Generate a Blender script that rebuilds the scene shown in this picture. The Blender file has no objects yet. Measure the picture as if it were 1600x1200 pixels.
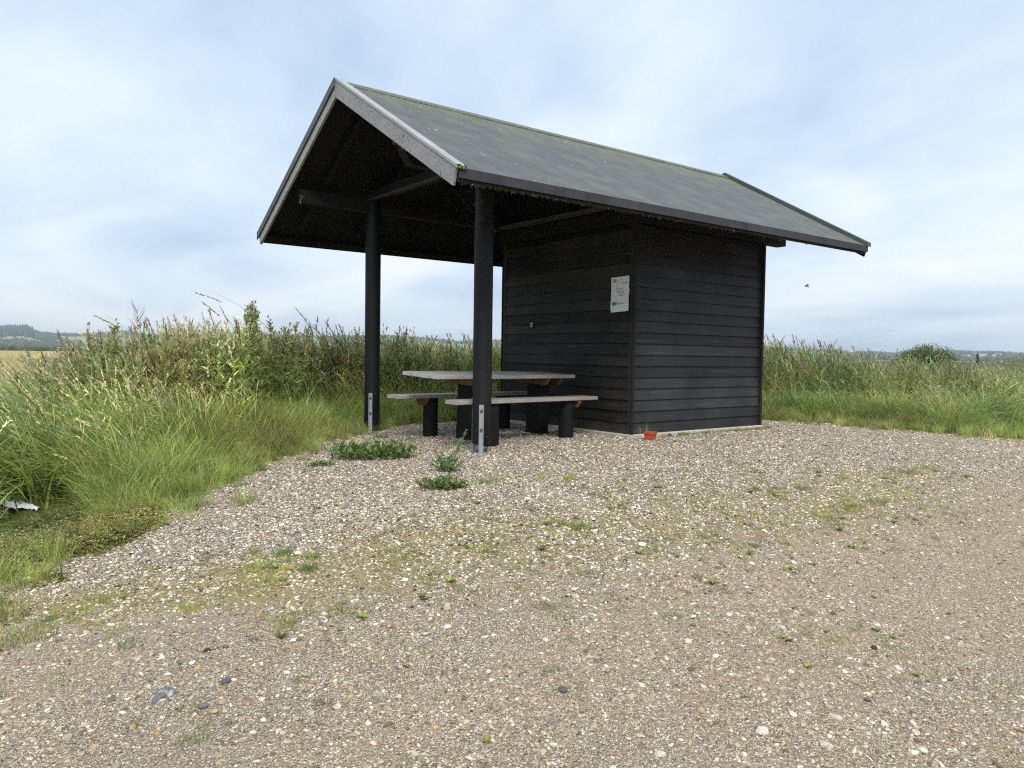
import bpy, bmesh, math, random
import numpy as np
from mathutils import Vector, Matrix, noise as mnoise

random.seed(7)
R = np.random.default_rng(11)
scn = bpy.context.scene
COL = scn.collection

# ------------------------------------------------------------------ camera
F_PX, PITCH, ROLL, YAW = 1191.0, -0.0386, 0.0146, 0.9177
CAM = np.array([-3.374, -7.507, 0.917])
FW = np.array([math.cos(YAW)*math.cos(PITCH), math.sin(YAW)*math.cos(PITCH), math.sin(PITCH)])
_r = np.array([math.sin(YAW), -math.cos(YAW), 0.0]); _u = np.cross(_r, FW)
RT = _r*math.cos(ROLL) + _u*math.sin(ROLL)
UP = -_r*math.sin(ROLL) + _u*math.cos(ROLL)
cd = bpy.data.cameras.new('camera'); cam = bpy.data.objects.new('camera', cd); COL.objects.link(cam)
cd.sensor_width = 36.0; cd.lens = 36.0*F_PX/1600.0; cd.clip_start = 0.05; cd.clip_end = 20000
cam.matrix_world = Matrix(((RT[0], UP[0], -FW[0], CAM[0]), (RT[1], UP[1], -FW[1], CAM[1]),
                           (RT[2], UP[2], -FW[2], CAM[2]), (0, 0, 0, 1)))
scn.camera = cam

# ------------------------------------------------------------------ sky, sun, exposure
SUN_EL, SUN_AZ = math.radians(48), math.radians(-122)      # azimuth measured from +X towards +Y
w = bpy.data.worlds.new('World'); scn.world = w; w.use_nodes = True
nt = w.node_tree; nt.nodes.clear()
def N(t, typ, **kw):
    n = t.nodes.new(typ)
    for k, v in kw.items():
        setattr(n, k, v)
    return n
sky = N(nt, 'ShaderNodeTexSky', sky_type='NISHITA', sun_disc=False, sun_elevation=SUN_EL,
        sun_rotation=math.pi/2 - SUN_AZ, air_density=1.2, dust_density=2.5)
tc = N(nt, 'ShaderNodeTexCoord')
sep = N(nt, 'ShaderNodeSeparateXYZ'); nt.links.new(tc.outputs['Generated'], sep.inputs[0])
ab = N(nt, 'ShaderNodeMath', operation='ABSOLUTE'); nt.links.new(sep.outputs['Z'], ab.inputs[0])
ad = N(nt, 'ShaderNodeMath', operation='ADD'); ad.inputs[1].default_value = 0.20; nt.links.new(ab.outputs[0], ad.inputs[0])
dx = N(nt, 'ShaderNodeMath', operation='DIVIDE'); nt.links.new(sep.outputs['X'], dx.inputs[0]); nt.links.new(ad.outputs[0], dx.inputs[1])
dy = N(nt, 'ShaderNodeMath', operation='DIVIDE'); nt.links.new(sep.outputs['Y'], dy.inputs[0]); nt.links.new(ad.outputs[0], dy.inputs[1])
cb = N(nt, 'ShaderNodeCombineXYZ'); nt.links.new(dx.outputs[0], cb.inputs[0]); nt.links.new(dy.outputs[0], cb.inputs[1])
mp = N(nt, 'ShaderNodeMapping'); mp.inputs['Rotation'].default_value = (0, 0, 0.65); mp.inputs['Scale'].default_value = (0.75, 0.5, 1)
mp.inputs['Location'].default_value = (3.3, 1.2, 0)
nt.links.new(cb.outputs[0], mp.inputs[0])
n1 = N(nt, 'ShaderNodeTexNoise'); n1.inputs['Scale'].default_value = 1.7; n1.inputs['Detail'].default_value = 7
n1.inputs['Roughness'].default_value = 0.5; n1.inputs['Distortion'].default_value = 0.5
nt.links.new(mp.outputs[0], n1.inputs['Vector'])
rmp = N(nt, 'ShaderNodeValToRGB')
e = rmp.color_ramp.elements
e[0].position = 0.37; e[0].color = (2.55, 3.25, 4.2, 1)
e[1].position = 0.62; e[1].color = (4.9, 5.1, 5.25, 1)
m = rmp.color_ramp.elements.new(0.46); m.color = (3.45, 4.05, 4.8, 1)
m = rmp.color_ramp.elements.new(0.53); m.color = (4.2, 4.65, 5.05, 1)
n2 = N(nt, 'ShaderNodeTexNoise'); n2.inputs['Scale'].default_value = 0.62; n2.inputs['Detail'].default_value = 4; n2.inputs['Distortion'].default_value = 0.8
mp2 = N(nt, 'ShaderNodeMapping'); mp2.inputs['Location'].default_value = (1.7, 5.4, 0); mp2.inputs['Rotation'].default_value = (0, 0, 0.9); mp2.inputs['Scale'].default_value = (1.0, 0.55, 1)
nt.links.new(cb.outputs[0], mp2.inputs[0]); nt.links.new(mp2.outputs[0], n2.inputs['Vector'])
mxn = N(nt, 'ShaderNodeMix', data_type='FLOAT'); mxn.inputs['Factor'].default_value = 0.5
nt.links.new(n1.outputs['Fac'], mxn.inputs['A']); nt.links.new(n2.outputs['Fac'], mxn.inputs['B'])
nt.links.new(mxn.outputs['Result'], rmp.inputs[0])
mx = N(nt, 'ShaderNodeMix', data_type='RGBA'); mx.inputs['Factor'].default_value = 0.93
nt.links.new(sky.outputs[0], mx.inputs['A']); nt.links.new(rmp.outputs[0], mx.inputs['B'])
bg = N(nt, 'ShaderNodeBackground'); bg.inputs['Strength'].default_value = 0.085
nt.links.new(mx.outputs['Result'], bg.inputs['Color'])
wo = N(nt, 'ShaderNodeOutputWorld'); nt.links.new(bg.outputs[0], wo.inputs['Surface'])

sd = bpy.data.lights.new('sun', 'SUN'); sd.energy = 1.5; sd.angle = math.radians(28); sd.color = (1.0, 0.95, 0.88)
sun = bpy.data.objects.new('sun', sd); COL.objects.link(sun)
sv = Vector((math.cos(SUN_EL)*math.cos(SUN_AZ), math.cos(SUN_EL)*math.sin(SUN_AZ), math.sin(SUN_EL)))
sun.rotation_euler = sv.to_track_quat('Z', 'Y').to_euler()
scn.view_settings.view_transform = 'Standard'; scn.view_settings.look = 'None'
scn.view_settings.exposure = 1.33; scn.view_settings.gamma = 1.0; scn.view_settings.use_curve_mapping = False
cy = scn.cycles
cy.pixel_filter_type = 'BLACKMAN_HARRIS'; cy.filter_width = 1.15; cy.max_bounces = 5; cy.diffuse_bounces = 3; cy.glossy_bounces = 2; cy.transmission_bounces = 4
cy.use_denoising = False; cy.use_adaptive_sampling = False; cy.volume_bounces = 0; cy.caustics_reflective = False; cy.caustics_refractive = False

# ------------------------------------------------------------------ helpers
def tag(o, label=None, cat=None, group=None, kind=None):
    if label: o['label'] = label
    if cat: o['category'] = cat
    if group: o['group'] = group
    if kind: o['kind'] = kind
    return o
def link(o, parent=None):
    COL.objects.link(o); o.parent = parent
    return o
def empty(name, loc, rz=0):
    o = bpy.data.objects.new(name, None); o.location = loc; o.rotation_euler = (0, 0, rz); o.empty_display_size = 0.2
    COL.objects.link(o); return o
def mesh(name, V, F, mat, parent=None, smooth=False, loc=None):
    me = bpy.data.meshes.new(name); me.from_pydata([tuple(map(float, v)) for v in V], [], F); me.update()
    if mat: me.materials.append(mat)
    if smooth:
        me.polygons.foreach_set('use_smooth', [True]*len(me.polygons))
    o = bpy.data.objects.new(name, me)
    if loc is not None: o.location = loc
    return link(o, parent)
BOXF = [(0, 3, 2, 1), (4, 5, 6, 7), (0, 1, 5, 4), (1, 2, 6, 5), (2, 3, 7, 6), (3, 0, 4, 7)]
def bevel_mesh(o, wdt=0.004, seg=1):
    bm = bmesh.new(); bm.from_mesh(o.data)
    bmesh.ops.bevel(bm, geom=list(bm.edges), offset=wdt, segments=seg, affect='EDGES', clamp_overlap=True)
    bm.normal_update(); bm.to_mesh(o.data); bm.free(); return o
def hexa(name, P8, mat, parent=None, bev=0.0):
    o = mesh(name, P8, BOXF, mat, parent)
    bm = bmesh.new(); bm.from_mesh(o.data); bmesh.ops.recalc_face_normals(bm, faces=bm.faces); bm.to_mesh(o.data); bm.free()
    if bev: bevel_mesh(o, bev)
    return o
def box(name, lo, hi, mat, parent=None, bev=0.003):
    x0, y0, z0 = lo; x1, y1, z1 = hi
    return hexa(name, [(x0, y0, z0), (x1, y0, z0), (x1, y1, z0), (x0, y1, z0),
                       (x0, y0, z1), (x1, y0, z1), (x1, y1, z1), (x0, y1, z1)], mat, parent, bev)
def prism(name, prof, axis, a0, a1, mat, parent=None, bev=0.0):
    """profile of 2-D points extruded along axis 'X' (profile = Y,Z) or 'Y' (profile = X,Z)"""
    n = len(prof)
    if axis == 'X': V = [(a0, p, q) for p, q in prof] + [(a1, p, q) for p, q in prof]
    else: V = [(p, a0, q) for p, q in prof] + [(p, a1, q) for p, q in prof]
    Fc = [tuple(range(n)), tuple(range(2*n-1, n-1, -1))] + [(i, (i+1) % n, n+(i+1) % n, n+i) for i in range(n)]
    o = mesh(name, V, Fc, mat, parent)
    bm = bmesh.new(); bm.from_mesh(o.data); bmesh.ops.recalc_face_normals(bm, faces=bm.faces); bm.to_mesh(o.data); bm.free()
    if bev: bevel_mesh(o, bev)
    return o
def cyl(name, base, r, h, mat, parent=None, seg=28, wob=0.0, bev=0.012, rings=8):
    V = []; F = []
    for j in range(rings+1):
        t = j/rings
        for i in range(seg):
            a = 2*math.pi*i/seg
            rr = r*(1 + wob*mnoise.noise(Vector((math.cos(a)*1.3+base[0]*3, math.sin(a)*1.3+base[1]*3, t*2.2))))
            if j == 0 or j == rings: rr -= bev
            z = base[2] + h*t
            V.append((base[0]+rr*math.cos(a), base[1]+rr*math.sin(a), z))
    # keep a short chamfer at the ends
    V2 = []
    for j in range(rings+1):
        V2 += V[j*seg:(j+1)*seg]
        if j == 0 or j == rings-1:
            src = V[(1)*seg:(2)*seg] if j == 0 else V[(rings-1)*seg:(rings)*seg]
            zz = base[2]+bev if j == 0 else base[2]+h-bev
            V2 += [(v[0], v[1], zz) for v in src]
    nr = len(V2)//seg
    for j in range(nr-1):
        for i in range(seg):
            F.append((j*seg+i, j*seg+(i+1) % seg, (j+1)*seg+(i+1) % seg, (j+1)*seg+i))
    F.append(tuple(range(seg-1, -1, -1))); F.append(tuple(range((nr-1)*seg, nr*seg)))
    o = mesh(name, V2, F, mat, parent, smooth=True)
    return o

def ss(t):
    t = np.clip(t, 0, 1); return t*t*(3-2*t)
def fbm2(x, y, f, seed=0.0):
    x = np.atleast_1d(x); y = np.atleast_1d(y)
    return np.array([mnoise.fractal(Vector((a*f+seed, b*f-seed, seed)), 1.0, 2.0, 3) for a, b in zip(x.ravel(), y.ravel())]).reshape(x.shape)
def pad_dist(x, y):
    ex = np.maximum(np.maximum(0.2-x, x-10.0), 0); ey = np.maximum(np.maximum(-2.7-y, y-1.6), 0)
    return np.hypot(ex, ey)
def gh(x, y):
    """ground height"""
    x = np.asarray(x, float); y = np.asarray(y, float)
    d = pad_dist(x, y)
    z = -0.036 - 0.052*ss((1.95-x)/1.2) - 0.47*ss(d/4.2) - 0.30*ss((d-5)/9.0)
    return z
def ray(px, py):
    return FW + RT*(px-800)/F_PX - UP*(py-600)/F_PX
def G(px, py, dz=0.0):
    """the ground point seen at a pixel of the photograph"""
    d = ray(px, py); t = 1.5; st = 0.02
    while t < 4000:
        p = CAM + d*t
        if p[2] <= gh(p[0], p[1]) + dz: break
        t += st*max(1, t*0.2)
    lo, hi = t-st*max(1, t*0.2)*1.1, t
    for _ in range(25):
        mid = (lo+hi)/2; p = CAM+d*mid
        if p[2] <= gh(p[0], p[1]) + dz: hi = mid
        else: lo = mid
    p = CAM + d*hi
    return np.array([p[0], p[1], float(gh(p[0], p[1]))])
def at_depth(px, py, depth):
    return CAM + ray(px, py)*depth
def project(P):
    d = np.asarray(P)-CAM; z = d@FW
    return np.stack([800+F_PX*(d@RT)/z, 600-F_PX*(d@UP)/z, z], -1)
def in_poly(x, y, poly):
    x = np.asarray(x); y = np.asarray(y); ins = np.zeros(x.shape, bool)
    n = len(poly)
    for i in range(n):
        x1, y1 = poly[i][:2]; x2, y2 = poly[(i+1) % n][:2]
        c = ((y1 > y) != (y2 > y))
        with np.errstate(divide='ignore', invalid='ignore'):
            xi = (x2-x1)*(y-y1)/(y2-y1+1e-12)+x1
        ins ^= c & (x < xi)
    return ins
def seg_dist(x, y, poly, closed=True):
    best = np.full(np.shape(x), 1e9); n = len(poly)
    for i in range(n if closed else n-1):
        x1, y1 = poly[i][:2]; x2, y2 = poly[(i+1) % n][:2]
        L2 = (x2-x1)**2+(y2-y1)**2+1e-12
        t = np.clip(((x-x1)*(x2-x1)+(y-y1)*(y2-y1))/L2, 0, 1)
        best = np.minimum(best, np.hypot(x-(x1+t*(x2-x1)), y-(y1+t*(y2-y1))))
    return best

# ------------------------------------------------------------------ materials
def newmat(name):
    m = bpy.data.materials.new(name); m.use_nodes = True
    t = m.node_tree; t.nodes.clear()
    out = N(t, 'ShaderNodeOutputMaterial'); b = N(t, 'ShaderNodeBsdfPrincipled')
    t.links.new(b.outputs[0], out.inputs['Surface'])
    return m, t, b, out
def ramp(t, fac, stops, interp='LINEAR'):
    r = N(t, 'ShaderNodeValToRGB'); r.color_ramp.interpolation = interp
    els = r.color_ramp.elements
    for i, (p, c) in enumerate(stops):
        el = els[i] if i < 2 else els.new(p)
        el.position = p; el.color = (*c, 1) if len(c) == 3 else c
    t.links.new(fac, r.inputs[0]); return r.outputs[0]
def noise(t, vec, scale, detail=4, rough=0.55, dist=0.0):
    n = N(t, 'ShaderNodeTexNoise'); n.inputs['Scale'].default_value = scale; n.inputs['Detail'].default_value = detail
    n.inputs['Roughness'].default_value = rough; n.inputs['Distortion'].default_value = dist
    if vec is not None: t.links.new(vec, n.inputs['Vector'])
    return n.outputs['Fac']
def mixc(t, fac, a, b, mode='MIX'):
    m = N(t, 'ShaderNodeMix', data_type='RGBA', blend_type=mode)
    for k, v in (('Factor', fac), ('A', a), ('B', b)):
        if isinstance(v, (int, float)): m.inputs[k].default_value = v
        elif isinstance(v, tuple): m.inputs[k].default_value = (*v, 1)
        else: t.links.new(v, m.inputs[k])
    return m.outputs['Result']
def math_(t, op, a, b=None, clamp=False):
    m = N(t, 'ShaderNodeMath', operation=op, use_clamp=clamp)
    for i, v in enumerate((a, b)):
        if v is None: continue
        if isinstance(v, (int, float)): m.inputs[i].default_value = v
        else: t.links.new(v, m.inputs[i])
    return m.outputs[0]
def coords(t, scale=(1, 1, 1), rot=(0, 0, 0), which='Object'):
    c = N(t, 'ShaderNodeTexCoord'); mp_ = N(t, 'ShaderNodeMapping')
    mp_.inputs['Scale'].default_value = scale; mp_.inputs['Rotation'].default_value = rot
    t.links.new(c.outputs[which], mp_.inputs[0]); return mp_.outputs[0]
def bump(t, b, h, strength=0.3, dist=0.01):
    n = N(t, 'ShaderNodeBump'); n.inputs['Strength'].default_value = strength; n.inputs['Distance'].default_value = dist
    t.links.new(h, n.inputs['Height']); t.links.new(n.outputs[0], b.inputs['Normal'])
def wood(name, dark, light, rough, axis, spec=0.4, specks=None, bstr=0.35, freq=60, perobj=0.35, stain=None):
    m, t, b, _ = newmat(name)
    sc = {'X': (2.2, freq, freq), 'Y': (freq, 2.2, freq), 'Z': (freq, freq, 2.2)}[axis]
    v = coords(t, sc)
    oi = N(t, 'ShaderNodeObjectInfo')
    va = N(t, 'ShaderNodeVectorMath', operation='ADD'); t.links.new(v, va.inputs[0])
    rs = N(t, 'ShaderNodeVectorMath', operation='SCALE'); rs.inputs[0].default_value = (37, 91, 53); t.links.new(oi.outputs['Random'], rs.inputs['Scale'])
    t.links.new(rs.outputs[0], va.inputs[1])
    g = noise(t, va.outputs[0], 1.0, 6, 0.65, 0.6)
    big = noise(t, coords(t), 1.7, 4, 0.6)

    c = ramp(t, g, [(0.28, dark), (0.72, light)])
    c = mixc(t, 0.55, c, ramp(t, big, [(0.3, dark), (0.7, light)]))
    pv = math_(t, 'MULTIPLY_ADD', oi.outputs['Random'], perobj); 
    pv.node.inputs[2].default_value = 1-perobj/2
    mulc = N(t, 'ShaderNodeVectorMath', operation='SCALE'); t.links.new(c, mulc.inputs[0]); t.links.new(pv, mulc.inputs['Scale'])
    c = mulc.outputs[0]
    if perobj > 0.8:      # worn streaks along the grain where the stain has gone
        s2 = noise(t, coords(t, {'X': (0.9, 9, 26), 'Y': (9, 0.9, 26), 'Z': (9, 9, 0.9)}[axis]), 1.0, 5, 0.7, 0.4)
        c = mixc(t, ramp(t, s2, [(0.60, (0, 0, 0)), (0.74, (0.55,)*3)]), c, tuple(q*3.2 for q in light))
    if specks:
        col, sscale, thr = specks
        s = noise(t, coords(t), sscale, 3, 0.6)
        c = mixc(t, ramp(t, s, [(thr, (0, 0, 0)), (thr+0.05, (1, 1, 1))]), c, col)
    if stain:
        col, axis_i, p0, p1, amt = stain
        sx = N(t, 'ShaderNodeSeparateXYZ'); t.links.new(coords(t), sx.inputs[0])
        mr = N(t, 'ShaderNodeMapRange', interpolation_type='SMOOTHSTEP'); t.links.new(sx.outputs[axis_i], mr.inputs[0])
        mr.inputs[1].default_value = p0; mr.inputs[2].default_value = p1
        f = math_(t, 'MULTIPLY', mr.outputs[0], ramp(t, g, [(0.35, (amt*.5,)*3), (0.6, (amt,)*3)]))
        c = mixc(t, f, c, col)
    t.links.new(c, b.inputs['Base Color'])
    b.inputs['Specular IOR Level'].default_value = spec
    t.links.new(ramp(t, g, [(0.3, (rough-0.1,)*3), (0.7, (rough+0.12,)*3)]), b.inputs['Roughness'])
    bump(t, b, g, bstr, 0.004)
    return m
def plain(name, col, rough=0.6, spec=0.3, metal=0.0, var=0.25, nscale=9.0, bstr=0.15):
    m, t, b, _ = newmat(name)
    g = noise(t, coords(t), nscale, 5, 0.6)
    lo = tuple(c*(1-var) for c in col); hi = tuple(min(1, c*(1+var)) for c in col)
    t.links.new(ramp(t, g, [(0.3, lo), (0.7, hi)]), b.inputs['Base Color'])
    b.inputs['Roughness'].default_value = rough; b.inputs['Specular IOR Level'].default_value = spec; b.inputs['Metallic'].default_value = metal
    bump(t, b, noise(t, coords(t), nscale*8, 3), bstr, 0.003)
    return m

M = {}
BLK, BLK2 = (0.0035, 0.0036, 0.004), (0.038, 0.039, 0.042)
GREYDUST = (0.16, 0.15, 0.14)
M['board_side'] = wood('black_weatherboard_side', BLK, BLK2, 0.60, 'X', 0.3, (GREYDUST, 55, 0.70), 0.6, 60, 0.9)
M['board_front'] = wood('black_weatherboard_front', BLK, (0.050, 0.046, 0.041), 0.66, 'Y', 0.22, (GREYDUST, 48, 0.70), 0.6, 60, 0.9)
M['trim'] = wood('weathered_corner_trim', (0.010, 0.009, 0.0085), (0.06, 0.054, 0.048), 0.65, 'Z', 0.25)
M['column'] = wood('black_tarred_column', (0.004, 0.0043, 0.005), (0.012, 0.0125, 0.014), 0.5, 'Z', 0.25, ((0.3, 0.28, 0.25), 60, 0.70), 0.9, 34)
M['post'] = wood('black_tarred_post', (0.0035, 0.0036, 0.004), (0.010, 0.010, 0.011), 0.6, 'Z', 0.22, ((0.3, 0.28, 0.25), 70, 0.71), 0.8, 40)
M['beam_x'] = wood('black_beam_along', (0.006, 0.006, 0.006), (0.02, 0.019, 0.018), 0.7, 'X', 0.2)
M['beam_y'] = wood('black_beam_across', (0.006, 0.006, 0.006), (0.024, 0.022, 0.02), 0.7, 'Y', 0.2)
M['lit_strip'] = wood('lit_grey_strip', (0.05, 0.047, 0.038), (0.13, 0.12, 0.10), 0.7, 'Y', 0.2)  # paler than the beams: ground bounce on their undersides painted in
M['ceiling'] = wood('black_roof_lining', (0.010, 0.010, 0.011), (0.030, 0.029, 0.030), 0.75, 'X', 0.2)
M['barge'] = wood('grey_painted_bargeboard', (0.22, 0.212, 0.222), (0.37, 0.357, 0.365), 0.6, 'Y', 0.3, ((0.04, 0.037, 0.038), 48, 0.60), 0.3, 30, 0.15)
M['verge'] = wood('grey_verge_cap', (0.22, 0.245, 0.25), (0.37, 0.40, 0.41), 0.55, 'Y', 0.4, ((0.12, 0.13, 0.09), 34, 0.66), 0.3, 30, 0.1)
M['verge_dark'] = wood('dark_verge_cap', (0.035, 0.042, 0.042), (0.09, 0.105, 0.105), 0.5, 'Y', 0.5, None, 0.3, 30, 0.1)
M['moss'] = plain('moss', (0.085, 0.10, 0.022), 0.95, 0.1, 0, 0.5, 60, 0.6)
M['concrete'] = plain('concrete_plinth', (0.42, 0.40, 0.35), 0.9, 0.2, 0, 0.25, 12, 0.4)
M['steel'] = plain('galvanised_steel', (0.30, 0.335, 0.36), 0.5, 0.4, 0.3, 0.2, 14, 0.1)
M['bolt'] = plain('bolt_metal', (0.06, 0.06, 0.06), 0.5, 0.5, 0.6)
WST = ((0.20, 0.115, 0.07), 'X', -0.1, 1.0, 0.6)
M['table_wood'] = wood('weathered_table_wood', (0.20, 0.19, 0.178), (0.60, 0.575, 0.545), 0.6, 'X', 0.4, ((0.05, 0.045, 0.04), 25, 0.70), 0.6, 55, 0.25, WST)
M['bench_wood'] = wood('weathered_bench_wood', (0.19, 0.178, 0.162), (0.56, 0.525, 0.485), 0.6, 'X', 0.4, ((0.05, 0.045, 0.04), 25, 0.70), 0.6, 55, 0.25,
                       ((0.27, 0.205, 0.15), 'X', -0.3, 1.0, 0.55))
M['cleat_wood'] = wood('brown_cleat_wood', (0.10, 0.055, 0.035), (0.26, 0.155, 0.10), 0.7, 'Y', 0.3)
M['red'] = plain('red_clay', (0.36, 0.065, 0.028), 0.7, 0.3, 0, 0.2, 30)
M['soil'] = plain('dry_soil', (0.07, 0.05, 0.035), 0.95, 0.1, 0, 0.4, 80, 0.5)
M['plastic_white'] = plain('white_plastic_sheet', (0.72, 0.76, 0.80), 0.4, 0.4, 0, 0.08, 9, 0.2)
M['paper'] = plain('weathered_paper', (0.80, 0.83, 0.80), 0.6, 0.3, 0, 0.06, 18, 0.2)
M['ink'] = plain('faded_ink', (0.12, 0.13, 0.13), 0.8, 0.2, 0, 0.3, 200)
M['ink_light'] = plain('faded_grey_print', (0.33, 0.35, 0.36), 0.8, 0.2, 0, 0.3, 200)
M['ink_blue'] = plain('faded_blue_print', (0.10, 0.27, 0.47), 0.7, 0.2, 0, 0.15, 60)
M['ink_paleblue'] = plain('pale_blue_print', (0.33, 0.49, 0.62), 0.7, 0.2, 0, 0.15, 60)
M['cream'] = plain('cream_plate', (0.62, 0.58, 0.50), 0.5, 0.4, 0, 0.1, 60)
M['bird'] = plain('dark_feathers', (0.03, 0.035, 0.05), 0.6, 0.3)
M['web'] = plain('dusty_cobweb', (0.20, 0.175, 0.145), 0.95, 0.1, 0, 0.4, 80)

# roof felt: grey mineral felt, algae and moss where water lingers, bird droppings
def felt():
    m, t, b, _ = newmat('mineral_roof_felt')
    v = coords(t)
    fine = noise(t, v, 95, 4, 0.75); mid = noise(t, v, 9, 5, 0.6)
    streak = noise(t, coords(t, (6, 0.7, 0.7)), 2.2, 5, 0.6)
    c = ramp(t, fine, [(0.32, (0.018, 0.021, 0.025)), (0.52, (0.055, 0.062, 0.071)), (0.72, (0.19, 0.205, 0.218))])
    c = mixc(t, ramp(t, streak, [(0.35, (0, 0, 0)), (0.7, (0.45,)*3)]), c, (0.085, 0.096, 0.109))
    c = mixc(t, ramp(t, noise(t, v, 3.2, 6, 0.7), [(0.42, (0, 0, 0)), (0.64, (0.7,)*3)]), c, (0.115, 0.128, 0.095))
    sx = N(t, 'ShaderNodeSeparateXYZ'); t.links.new(v, sx.inputs[0])
    # moss likes the ridge and the rear verge
    up_ = N(t, 'ShaderNodeMapRange'); t.links.new(sx.outputs['Z'], up_.inputs[0]); up_.inputs[1].default_value = 2.95; up_.inputs[2].default_value = 3.72
    rr = N(t, 'ShaderNodeMapRange'); t.links.new(sx.outputs['X'], rr.inputs[0]); rr.inputs[1].default_value = 5.7; rr.inputs[2].default_value = 6.45
    fr = N(t, 'ShaderNodeMapRange'); t.links.new(sx.outputs['X'], fr.inputs[0]); fr.inputs[1].default_value = 0.75; fr.inputs[2].default_value = 0.1
    up_.inputs[4].default_value = 0.95
    mask = math_(t, 'MAXIMUM', up_.outputs[0], math_(t, 'MULTIPLY', rr.outputs[0], 0.85))
    mask = math_(t, 'MAXIMUM', mask, math_(t, 'MULTIPLY', fr.outputs[0], 0.5))
    mn = noise(t, v, 5.5, 6, 0.7)
    mm = math_(t, 'ADD', math_(t, 'MULTIPLY', mask, 0.30), math_(t, 'ADD', math_(t, 'MULTIPLY', mn, 0.6), math_(t, 'MULTIPLY', noise(t, v, 48, 4, 0.7), 0.42)))
    mfac = ramp(t, mm, [(0.68, (0, 0, 0)), (0.80, (0.9,)*3)])
    mcol = ramp(t, noise(t, v, 40, 4), [(0.35, (0.055, 0.075, 0.045)), (0.55, (0.12, 0.135, 0.085)), (0.75, (0.30, 0.30, 0.19))])
    c = mixc(t, mfac, c, mcol)
    drop = noise(t, coords(t, (5.0, 1.6, 1.6)), 5.5, 2, 0.5)
    c = mixc(t, ramp(t, drop, [(0.735, (0, 0, 0)), (0.755, (0.7,)*3)]), c, (0.6, 0.6, 0.57))
    t.links.new(c, b.inputs['Base Color'])
    b.inputs['Roughness'].default_value = 0.62; b.inputs['Specular IOR Level'].default_value = 0.45
    bump(t, b, fine, 0.5, 0.003)
    return m
M['felt'] = felt()
M['felt_edge'] = wood('felt_drip_edge', (0.014, 0.0155, 0.018), (0.065, 0.07, 0.078), 0.7, 'Z', 0.25, None, 0.3, 18, 0.1)
M['eave'] = plain('dirty_eave_board', (0.02, 0.018, 0.015), 0.9, 0.2, 0, 0.6, 30, 0.5)

def leaf(name, tint=True, transl=0.42):
    m, t, b, out = newmat(name)
    a = N(t, 'ShaderNodeAttribute', attribute_name='col'); c = a.outputs['Color']
    if tint:
        a2 = N(t, 'ShaderNodeAttribute', attribute_name='tint', attribute_type='INSTANCER')
        c = mixc(t, 1.0, c, a2.outputs['Color'], 'MULTIPLY')
    c = mixc(t, 1.0, c, (1.27, 1.28, 1.14), 'MULTIPLY')
    t.links.new(c, b.inputs['Base Color']); b.inputs['Roughness'].default_value = 0.42; b.inputs['Specular IOR Level'].default_value = 0.45
    tr = N(t, 'ShaderNodeBsdfTranslucent'); t.links.new(c, tr.inputs['Color'])
    mxs = N(t, 'ShaderNodeMixShader'); mxs.inputs[0].default_value = transl
    t.links.new(b.outputs[0], mxs.inputs[1]); t.links.new(tr.outputs[0], mxs.inputs[2]); t.links.new(mxs.outputs[0], out.inputs['Surface'])
    return m
M['leaf'] = leaf('leaf_blades'); M['leaf_own'] = leaf('leaf_blades_single', False)
def stone_mat(name, inst=True):
    m, t, b, out = newmat(name)
    a2 = N(t, 'ShaderNodeAttribute', attribute_name='tint', attribute_type='INSTANCER' if inst else 'GEOMETRY')
    g = noise(t, coords(t), 60 if not inst else 1.8, 4, 0.6)
    c = mixc(t, 1.0, a2.outputs['Color'], ramp(t, g, [(0.3, (0.65,)*3), (0.7, (1.15,)*3)]), 'MULTIPLY')
    t.links.new(c, b.inputs['Base Color']); b.inputs['Roughness'].default_value = 0.75; b.inputs['Specular IOR Level'].default_value = 0.3
    return m
M['pebble'] = stone_mat('pebble_stone'); M['stone'] = stone_mat('single_stone', False)

# ------------------------------------------------------------------ ground
def wp(pts): return [tuple(G(*p)[:2]) for p in pts]
EDGE_L = wp([(0, 908), (60, 882), (120, 856), (190, 824), (255, 800), (330, 764), (380, 737), (430, 714), (500, 690), (545, 676), (572, 669)])
EDGE_R = wp([(1200, 655), (1300, 662), (1400, 671), (1500, 680), (1600, 686), (1760, 694)])
GRAVEL = ([(-30, -40), (-9, -9.0), (-6.2, -6.2)] + EDGE_L + [(1.2, 1.38), (2.2, 1.5), (3.1, 1.7), (4.0, 2.0), (6.5, 1.6)] + EDGE_R + [(22, -7.5), (40, -20), (40, -40)])
SANDL = wp([(-150, 990), (0, 962), (200, 950), (400, 928), (550, 905), (700, 900), (850, 885), (1000, 880), (1100, 856), (1250, 832), (1400, 792), (1600, 745), (1750, 725)])
SAND = SANDL + [(40, -16), (40, -40), (-30, -40), (-9, -9.5)]
MOSSL = wp([(-60, 955), (60, 945), (150, 935), (300, 925), (450, 915), (560, 895)])
MOSSR = wp([(600, 862), (720, 850), (850, 835), (980, 822), (1120, 800), (1250, 800), (1420, 745)])

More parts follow.
